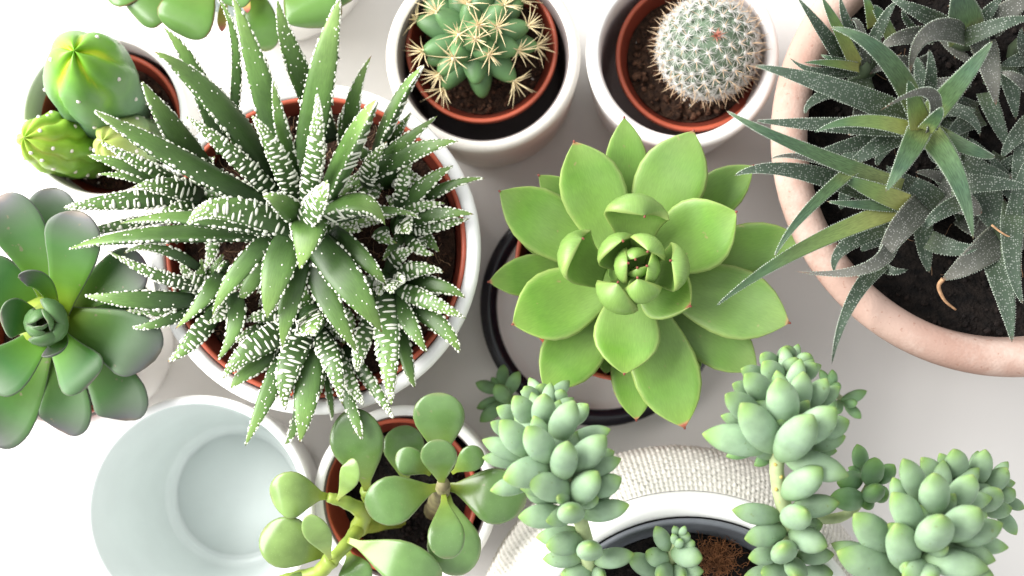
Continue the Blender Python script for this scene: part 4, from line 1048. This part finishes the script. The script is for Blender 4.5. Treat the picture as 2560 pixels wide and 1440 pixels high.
A6 = [
 # dark filler first
 (700, 860, 820, 720, 1200, 620, 120, 8.4, 9.0, .3, 'aloe'), (760, 640, 900, 700, 1300, 800, 130, 8.2, 8.8, .3, 'aloe'), (1240, 1250, 1300, 1100, 1500, 900, 150, 8.4, 8.8, .3, 'aloe'),
 (1500, 420, 1560, 560, 1560, 900, 140, 8.6, 9.0, .3, 'aloe'), (1900, 700, 1800, 640, 1600, 700, 160, 8.4, 8.8, .3, 'aloe_g'), (1180, 560, 1350, 480, 1550, 520, 150, 8.4, 8.8, .3, 'aloe_g'),
 (2250, 1150, 2150, 950, 2050, 700, 150, 8.3, 8.7, .3, 'aloe'), (2280, 900, 2250, 700, 2200, 500, 170, 8.6, 8.8, .3, 'aloe'), (1200, 60, 1250, 100, 1350, 300, 110, 8.4, 9.0, .3, 'aloe_s'),
 (2250, 1330, 2080, 1290, 1850, 1200, 150, 8.4, 8.6, .3, 'aloe'),
 # upper-left small rosette
 (640, -20, 815, 220, 1010, 500, 135, 9.0, 11.2, .6, 'aloe'), (825, -20, 920, 170, 1090, 500, 120, 9.2, 11.0, .6, 'aloe_y'), (585, 435, 800, 540, 1110, 520, 95, 9.0, 10.2, .4, 'aloe'),
 (690, 470, 880, 475, 1100, 510, 80, 9.3, 10.2, .3, 'aloe_y'), (815, 408, 920, 450, 1090, 490, 70, 9.2, 9.8, .3, 'aloe_s'), (960, -30, 1010, 180, 1130, 480, 115, 8.8, 10.4, .5, 'aloe'),
 (1385, 15, 1280, 160, 1140, 480, 115, 9.0, 10.2, .4, 'aloe'), (1040, 155, 1110, 210, 1150, 480, 80, 9.2, 10.0, .4, 'aloe_g'), (1130, -40, 1170, 40, 1200, 200, 90, 8.6, 9.2, .3, 'aloe_y'),
 (1450, 60, 1440, 120, 1520, 230, 60, 8.6, 9.2, .3, 'aloe'),
 # upper-right rosettes
 (1330, -20, 1520, 80, 1740, 190, 150, 9.6, 10.4, .4, 'aloe'), (1830, -140, 1860, 40, 1890, 260, 340, 10.2, 11.8, .3, 'aloe_s'), (2180, -20, 2080, 80, 1960, 230, 130, 9.8, 10.6, .4, 'aloe'),
 (2420, -60, 2280, 40, 2080, 200, 210, 10.0, 11.0, .4, 'aloe_g'), (2420, 130, 2180, 180, 1900, 290, 140, 10.4, 11.2, .4, 'aloe'), (2160, 490, 2270, 460, 2400, 430, 130, 9.2, 9.6, .3, 'aloe'),
 (2150, 545, 2270, 580, 2400, 700, 110, 9.6, 10.0, .4, 'aloe_g'), (2130, 790, 2090, 560, 2020, 320, 215, 9.4, 10.0, .4, 'aloe_g'), (2175, 1180, 2250, 1060, 2400, 900, 150, 9.4, 9.8, .3, 'aloe'),
 (2260, 1380, 2310, 1150, 2420, 900, 150, 9.2, 9.6, .3, 'aloe'), (2330, 200, 2320, 330, 2400, 420, 140, 9.2, 9.8, .3, 'aloe'),
 (1265, 375, 1400, 290, 1640, 270, 150, 9.8, 10.4, .5, 'aloe_g'), (1485, 560, 1600, 260, 1880, 260, 190, 10.6, 11.0, 1.2, 'aloe_g', -20),
 # the main rosette
 (1625, 370, 1640, 560, 1600, 860, 125, 9.8, 11.6, .4, 'aloe'), (2010, 1025, 1920, 870, 1700, 800, 120, 9.4, 9.8, .4, 'aloe'),
 (770, 1150, 1000, 1100, 1450, 980, 140, 9.4, 10.0, .4, 'aloe'), (1005, 1255, 1190, 1130, 1440, 990, 165, 9.8, 10.0, .5, 'aloe'), (325, 905, 800, 935, 1480, 960, 150, 10.2, 11.4, .4, 'aloe'),
 (310, 488, 850, 640, 1480, 890, 210, 10.4, 12.2, .5, 'aloe'), (880, 205, 1260, 400, 1530, 840, 200, 10.6, 12.6, .8, 'aloe_s'), (2105, 305, 1900, 560, 1600, 900, 200, 10.4, 12.6, .5, 'aloe_s'),
 (2125, 1175, 1960, 1130, 1640, 980, 140, 10.0, 10.4, .5, 'aloe_s'), (770, 995, 1120, 910, 1560, 1000, 135, 10.8, 11.8, .5, 'aloe_y'),
 (1960, 1800, 1830, 1330, 1590, 980, 220, 10.4, 11.2, .6, 'aloe_s'), (1300, 1440, 1440, 1200, 1560, 960, 200, 10.8, 11.6, .6, 'aloe_s'),
 (1260, 830, 1620, 690, 1640, 980, 125, 11.2, 12.6, .5, 'aloe_g'), (1470, 600, 1510, 760, 1560, 960, 190, 11.0, 12.4, .2, 'aloe_y'), (1720, 800, 1690, 860, 1600, 970, 130, 11.2, 12.6, .3, 'aloe_s'),
 # long leaf over the pot rim
 (105, 828, 600, 1080, 1420, 1400, 135, 9.6, 11.8, .9, 'aloe_s'), (440, 1190, 800, 1200, 1400, 1420, 90, 9.4, 10.8, .6, 'aloe_g'),
]
rf = random.Random(4)
cpx, cpy = 2538, 340
for k in range(46):
    a = rf.uniform(PI * .62, PI * 1.55); q = rf.uniform(60, 430)
    bx, by = cpx + math.cos(a) * q, cpy - math.sin(a) * q * 1.0
    if by > 640 or (bx < 2330 and by > 560): continue
    d = rf.uniform(0, 2 * PI); l = rf.uniform(90, 170)
    tx, ty = bx + math.cos(d) * l, by + math.sin(d) * l
    if math.hypot(tx - cpx, ty - cpy) > 520: continue
    A6.insert(0, ((tx - 1780) * 3, ty * 3, ((tx + bx) / 2 - 1780) * 3 + rf.uniform(-60, 60), (ty + by) * 1.5 + rf.uniform(-60, 60), (bx - 1780) * 3, by * 3, rf.uniform(110, 170), 7.7, rf.uniform(8.0, 8.8), .3, rf.choice(['aloe', 'aloe', 'aloe_g'])))
for e in A6: al(Z6, 3.0, *e)
A7 = [
 (1000, 560, 1080, 480, 1300, 380, 150, 8.2, 8.6, .2, 'aloe'), (1450, 700, 1420, 560, 1400, 350, 140, 8.2, 8.4, .2, 'aloe'), (1800, 300, 1700, 250, 1500, 150, 220, 8.6, 9.2, .3, 'aloe_g'),
 (1900, 430, 1850, 300, 1780, 100, 260, 8.4, 8.8, .2, 'aloe'), (1260, 60, 1350, 130, 1500, 250, 200, 8.8, 9.2, .3, 'aloe'),
 (150, 52, 520, 15, 1100, 190, 150, 9.4, 11.0, .5, 'aloe'), (415, 595, 620, 300, 1000, -40, 92, 10.2, 11.6, .8, 'aloe_s'), (22, 925, 600, 540, 1290, 260, 140, 9.6, 11.8, .7, 'aloe_y'),
 (765, 222, 1000, 245, 1300, 250, 92, 9.6, 10.6, .4, 'aloe_s'), (830, 40, 1020, 130, 1300, 240, 150, 9.7, 10.6, .4, 'aloe_y'), (560, 690, 1050, 660, 1190, 420, 120, 9.8, 10.4, .9, 'aloe_g'),
 (1130, 670, 1200, 480, 1400, 250, 190, 9.6, 9.8, .9, 'aloe_g'), (798, 1312, 915, 920, 1130, 640, 112, 9.0, 9.8, .8, 'aloe'), (820, 700, 880, 530, 1180, 390, 130, 9.0, 9.2, .4, 'aloe'),
 (1310, 675, 1220, 690, 1140, 660, 70, 8.8, 9.0, .3, 'aloe'), (1400, 430, 1490, 320, 1660, 230, 115, 9.6, 9.8, .4, 'aloe'), (1795, 510, 1640, 540, 1450, 480, 140, 9.0, 9.4, .4, 'aloe'),
 (1535, 745, 1700, 640, 1900, 480, 220, 9.0, 9.2, .5, 'aloe_g'), (2000, 1165, 1950, 860, 1850, 520, 195, 9.0, 9.4, .5, 'aloe'), (2075, 910, 2000, 620, 2010, 250, 165, 9.4, 9.8, .6, 'aloe'),
 (2130, 135, 1880, 105, 1600, 120, 140, 9.8, 10.0, .5, 'aloe'), (2090, -50, 2040, 150, 1990, 420, 120, 9.4, 9.8, .3, 'aloe'), (1160, -20, 1240, 60, 1340, 130, 120, 9.2, 9.6, .3, 'aloe'),
]
for e in A7: al(Z7, 2.66667, *e)
# withered thread hanging from one tip, and dry bits
def thr(Z, pts, hs, r):
    V = []; Fb = []
    pp = smooth_path([P(*Z(x, y), h) - aroot.location for (x, y), h in zip(pts, hs)], 16)
    tube(V, Fb, pp, [r * (1 - .6 * i / len(pp)) for i in range(len(pp))], 5)
    link('dry_tip', mesh('dry_tip', V, Fb, [M['dry']]), aroot.location, aroot)
thr(Z7, [(1540, 740), (1510, 790), (1550, 880), (1625, 945)], [9.2, 9.0, 8.7, 8.4], .0009)
thr(Z7, [(1865, 380), (1930, 430), (2000, 460), (2080, 420)], [10.2, 10.1, 10.0, 10.0], .0004)
for (Z, x, y, hh) in ((Z6, 1560, 960, 10.6), (Z6, 1110, 500, 9.2), (Z6, 1890, 260, 10.2), (Z6, 2340, 400, 9.3), (Z7, 1300, 250, 9.7), (Z7, 1880, 480, 9.0)):
    V = []; Fb = []
    a = P(*Z(x, y), 7.0); b = P(*Z(x, y), hh)
    tube(V, Fb, [Vector((0, 0, 0)), (b - a) / 2, b - a], [.005, .006, .003], 10)
    link('stem', mesh('stem', V, Fb, [M['aloe']]), a, aroot)

# ------------------------------------------------------------------ spines
def spines(V, F_, p, nr, n, ln, spread, r, rs, mi=None, m=0, bend=0.0, seg=3, up=0.0):
    t1 = nr.orthogonal().normalized(); t2 = nr.cross(t1)
    off = rs.random() * 6
    for k in range(n):
        a = off + 2 * PI * k / n + rs.uniform(-.25, .25)
        e = rs.uniform(*spread)
        d = (t1 * math.cos(a) + t2 * math.sin(a)) * math.sin(e) + nr * math.cos(e)
        l = ln * rs.uniform(.7, 1.15)
        mid = p + d * (l * .5) + nr * (bend * l)
        o0 = len(F_)
        tube(V, F_, [p, mid, p + d * l], [r, r * .8, r * .15], seg, None, 0, False)
        if mi is not None: mi.extend([m] * (len(F_) - o0))

# ------------------------------------------------------------------ barrel cactus
Z12 = lambda x, y: (980 + x / 4.5, y / 4.5)
broot = thing('barrel_cactus', P(1190, 120, 4.3), 'green star-shaped cactus with long straw-coloured spines in clusters', 'cactus')
cb = P(*Z12(935, 450), 5.5)
bm = bmesh.new(); bmesh.ops.create_icosphere(bm, subdivisions=4, radius=1)
bv = [v.co.copy() for v in bm.verts]; bf = [tuple(v.index for v in f.verts) for f in bm.faces]; bm.free()
rb_ = px2m(350 / 4.5, 6.5)
link('body', mesh('body', [Vector((v.x * rb_, v.y * rb_, v.z * rb_ * .95)) for v in bv], bf, [M['barrel']]), cb, broot)
rs = random.Random(11)
areoles = [(940, 440, 8.3, 1), (978, 285, 8.2, 1), (752, 390, 8.0, 1), (1185, 310, 7.9, 1), (1095, 610, 7.9, 1), (698, 650, 7.5, 1), (512, 130, 7.3, 1), (855, 50, 7.5, 1), (1262, 65, 7.3, 1),
           (1525, 295, 6.9, 1), (1415, 570, 7.1, 1), (365, 575, 6.8, 1), (290, 225, 6.6, 1), (1620, 520, 6.3, 1), (1365, 905, 6.4, 1), (590, 990, 6.2, 1), (540, 830, 6.5, 1),
           (945, 930, 6.9, 0), (1020, 1085, 5.9, 0), (420, 700, 6.3, 0), (1450, 20, 6.3, 1), (350, -40, 6.5, 1), (700, -160, 7.0, 1), (1050, -190, 7.0, 1), (1370, -160, 6.5, 1), (560, -330, 6.0, 1), (960, -400, 6.0, 1)]
for (x, y, hh, sp) in areoles:
    T = P(*Z12(x, y), hh - .7)
    d = (T - cb); L = d.length
    B = cb + d.normalized() * max(0, L - .0125)
    B = cb.lerp(B, .8)
    wm = px2m(330 / 4.5, hh) if L > .012 else px2m(220 / 4.5, hh)
    Tp = T + d.normalized() * .0008
    ref = Vector((0, 0, 1)) if abs(d.normalized().z) < .9 else Vector((0, 1, 0))
    o, fr, sec = leaf(broot, B, B.lerp(Tp, .5) + Vector((0, 0, .0006)), Tp, wm, 'tuber', M['barrel'], name='tubercle', tt=.46, tb=.5, ch=0, ref=ref, nu=14, nv=14)
    if sp:
        V = []; Fb = []; mi = []
        nr = (d.normalized() + Vector((0, 0, .35))).normalized()
        iv, if_ = ico(); o0 = len(V)
        for v in iv: V.append(T - T + v * .0013 * rs.uniform(.8, 1.2))
        for f in if_: Fb.append(tuple(i + o0 for i in f)); mi.append(0)
        inner = hh > 7.8
        spines(V, Fb, Vector((0, 0, 0)), nr, 10, (.0082 if inner else .0095), (.75, 1.3), .00027, rs, mi, 1, .06, 4)
        spines(V, Fb, Vector((0, 0, 0)), nr, 4, .0085, (.2, .6), .00029, rs, mi, 1, 0, 4)
        so_ = link('spine_cluster', mesh('spine_cluster', V, Fb, [M['felt'], M['spine']], True, mi), T, o, B)

# ------------------------------------------------------------------ round white-spined cactus
Z13 = lambda x, y: (1500 + x / 4.0, y / 4.0)
mroot = thing('mammillaria_cactus', P(1755, 140, 4.4), 'round ball cactus covered in white star-shaped spines', 'cactus')
cm_ = P(*Z13(1085, 480), 6.1); rm = px2m(455 / 4.0, 6.1)
link('body', mesh('body', [v * rm for v in bv], bf, [M['mamm']]), cm_, mroot)
axm = (P(*Z13(1165, 365), 7.7) - cm_).normalized()
q0 = Vector((0, 0, 1)).rotation_difference(axm)
rs = random.Random(21)
def areole_mesh(k):
    V = []; Fb = []; mi = []
    nz_ = Vector((0, 0, 1))
    o0 = 0
    for v in ico()[0]: V.append(Vector((v.x, v.y, v.z * .8)) * .0011 + Vector((0, 0, .0011)))
    for f in ico()[1]: Fb.append(f); mi.append(0)
    spines(V, Fb, Vector((0, 0, .0014)), nz_, 22, .0042, (1.1, 1.45), .00010, rs, mi, 0, .05, 3)
    spines(V, Fb, Vector((0, 0, .0014)), nz_, 2, .0055, (.3, .9), .00016, rs, mi, 1, 0, 4)
    # green nipple under the spines
    o0 = len(V)
    for v in ico()[0]: V.append(Vector((v.x * .0019, v.y * .0019, v.z * .0016)))
    for f in ico()[1]: Fb.append(tuple(i + o0 for i in f)); mi.append(2)
    return mesh('spine_star', V, Fb, [M['spine_w'], M['spine_b'], M['mamm']], True, mi)
ams = [areole_mesh(k) for k in range(5)]
tm = bpy.data.meshes.new('x')
na = 150
for k in range(na):
    z = 1 - (k + .5) / na * 1.55
    r_ = math.sqrt(max(0, 1 - z * z)); a = k * 2.399963
    nl = q0 @ Vector((r_ * math.cos(a), r_ * math.sin(a), z))
    if nl.z < -.55: continue
    o = bpy.data.objects.new('spine_star', ams[k % 5]); COL.objects.link(o)
    o.parent = mroot; o.location = cm_ + nl * rm * .99 - mroot.location
    qq = Vector((0, 0, 1)).rotation_difference(nl)
    o.rotation_mode = 'QUATERNION'; o.rotation_quaternion = qq
    s = .72 + .33 * min(1, k / 30); o.scale = (s, s, s)
bpy.data.meshes.remove(tm)
V = []; Fb = []
spines(V, Fb, Vector((0, 0, 0)), axm, 40, .0036, (.1, 1.2), .0002, rs)
M['pinksp'] = surf_mat('pink_crown_spine', (0.62, 0.24, 0.17), rough=.6, var=.3, scale=200)
link('crown_spines', mesh('crown_spines', V, Fb, [M['pinksp']]), cm_ + axm * rm, mroot)

# ------------------------------------------------------------------ three-stemmed green cactus
Z1 = lambda x, y: (x / 2.572, y / 2.572)
croot = thing('columnar_cactus', P(280, 300, 4.2), 'bright green smooth-ribbed cactus with one tall and two short stems', 'cactus')
def cactus_stem(B, T, R, nrib, mat, lump=.12, seedk=0, rnd_top=.34, nar=4, twist=.35):
    ax = (T - B); L = ax.length; q = Vector((0, 0, 1)).rotation_difference(ax.normalized())
    V = []; F_ = []; at = []
    nu, nv = 40, nrib * 10
    rows = []
    ars = []
    for i in range(nu + 1):
        s = i / nu
        z = s
        if s > 1 - rnd_top:
            k = (s - (1 - rnd_top)) / rnd_top
            # round the shoulder by angle
            an = k * PI / 2
            z = 1 - rnd_top + rnd_top * math.sin(an); prof = math.cos(an)
        else: prof = .86 + .14 * math.sin(s / (1 - rnd_top) * PI / 2)
        for j in range(nv):
            a = 2 * PI * j / nv
            rbk = math.floor(nrib * (a + twist * z) / (2 * PI) + .5)
            ph = nrib * (a + twist * z) + .55 * math.sin(z * 2 * PI * nar * .8 + seedk + a * 2)
            c_ = math.cos(ph); g_ = (1 + c_) / 2
            fur = math.exp(-g_ / .13)
            bump = g_ * (.5 + .5 * math.cos(z * 2 * PI * nar + math.floor(ph / (2 * PI) + .5) * 2.1))
            rib = 1 + lump * (-1.0 * fur + .55 * bump * (1 if z < .93 else .3) - .2) + .05 * noise.noise(Vector((math.cos(a) * 2, math.sin(a) * 2, z * 5 + seedk)))
            r = R * prof * rib
            dip = -.10 * R * max(0, -c_) * (1 - prof) 
            V.append(q @ Vector((math.cos(a) * r, math.sin(a) * r, z * L + dip + .05 * R * c_ * (1 - prof)))); at.append(min(1, z * (.80 + .30 * fur)))
    for i in range(nu):
        for j in range(nv):
            k = (j + 1) % nv
            F_.append((i * nv + j, i * nv + k, (i + 1) * nv + k, (i + 1) * nv + j))
    me = mesh('stem', V, F_, [M[mat]])
    for nm, arr in (('t', at), ('e', [0.0] * len(V)), ('f', [1.0] * len(V))):
        a_ = me.attributes.new(nm, 'FLOAT', 'POINT'); a_.data.foreach_set('value', arr)
    me.uv_layers.new(name='UVMap')
    o = link('stem', me, B, croot)
    # felted areoles down the ribs
    Va = []; Fa = []
    for rb in range(nrib):
        for kk in range(nar + 2):
            z = (kk + .35 + (rb % 2) * .5) / (nar + 1.2)
            if z > .97: continue
            i = min(nu, int(round((z if z < 1 - rnd_top else (1 - rnd_top) + rnd_top * math.asin(min(1, (z - 1 + rnd_top) / rnd_top)) / (PI / 2)) * nu)))
            jj = max(range(nv), key=lambda j: math.cos(nrib * (2 * PI * j / nv + twist * z) + .55 * math.sin(z * 2 * PI * nar * .8 + seedk + 4 * PI * j / nv)) + math.cos(2 * PI * j / nv - 2 * PI * rb / nrib) * .6)
            p = V[i * nv + jj]; nr = (p - q @ Vector((0, 0, z * L * .8))).normalized()
            blob(Va, Fa, p, nr, nr.orthogonal(), .0008, .0008, .0006)
    tag(link('areoles', mesh('areoles', Va, Fa, [M['perlite']]), B, o, B), kind='stuff')
    return o
cactus_stem(P(288, 292, 3.9), P(186, 128, 11.0), px2m(117, 8.5), 5, 'cac', .13, 1, .46, 3, .5)
cactus_stem(P(250, 375, 3.9), P(62, 345, 8.4), px2m(86, 7), 7, 'cac2', .16, 5, .62, 5, .5)
cactus_stem(P(400, 372, 4.1), P(258, 352, 8.2), px2m(76, 7.0), 5, 'cac3', .16, 9, .45, 3, .3)
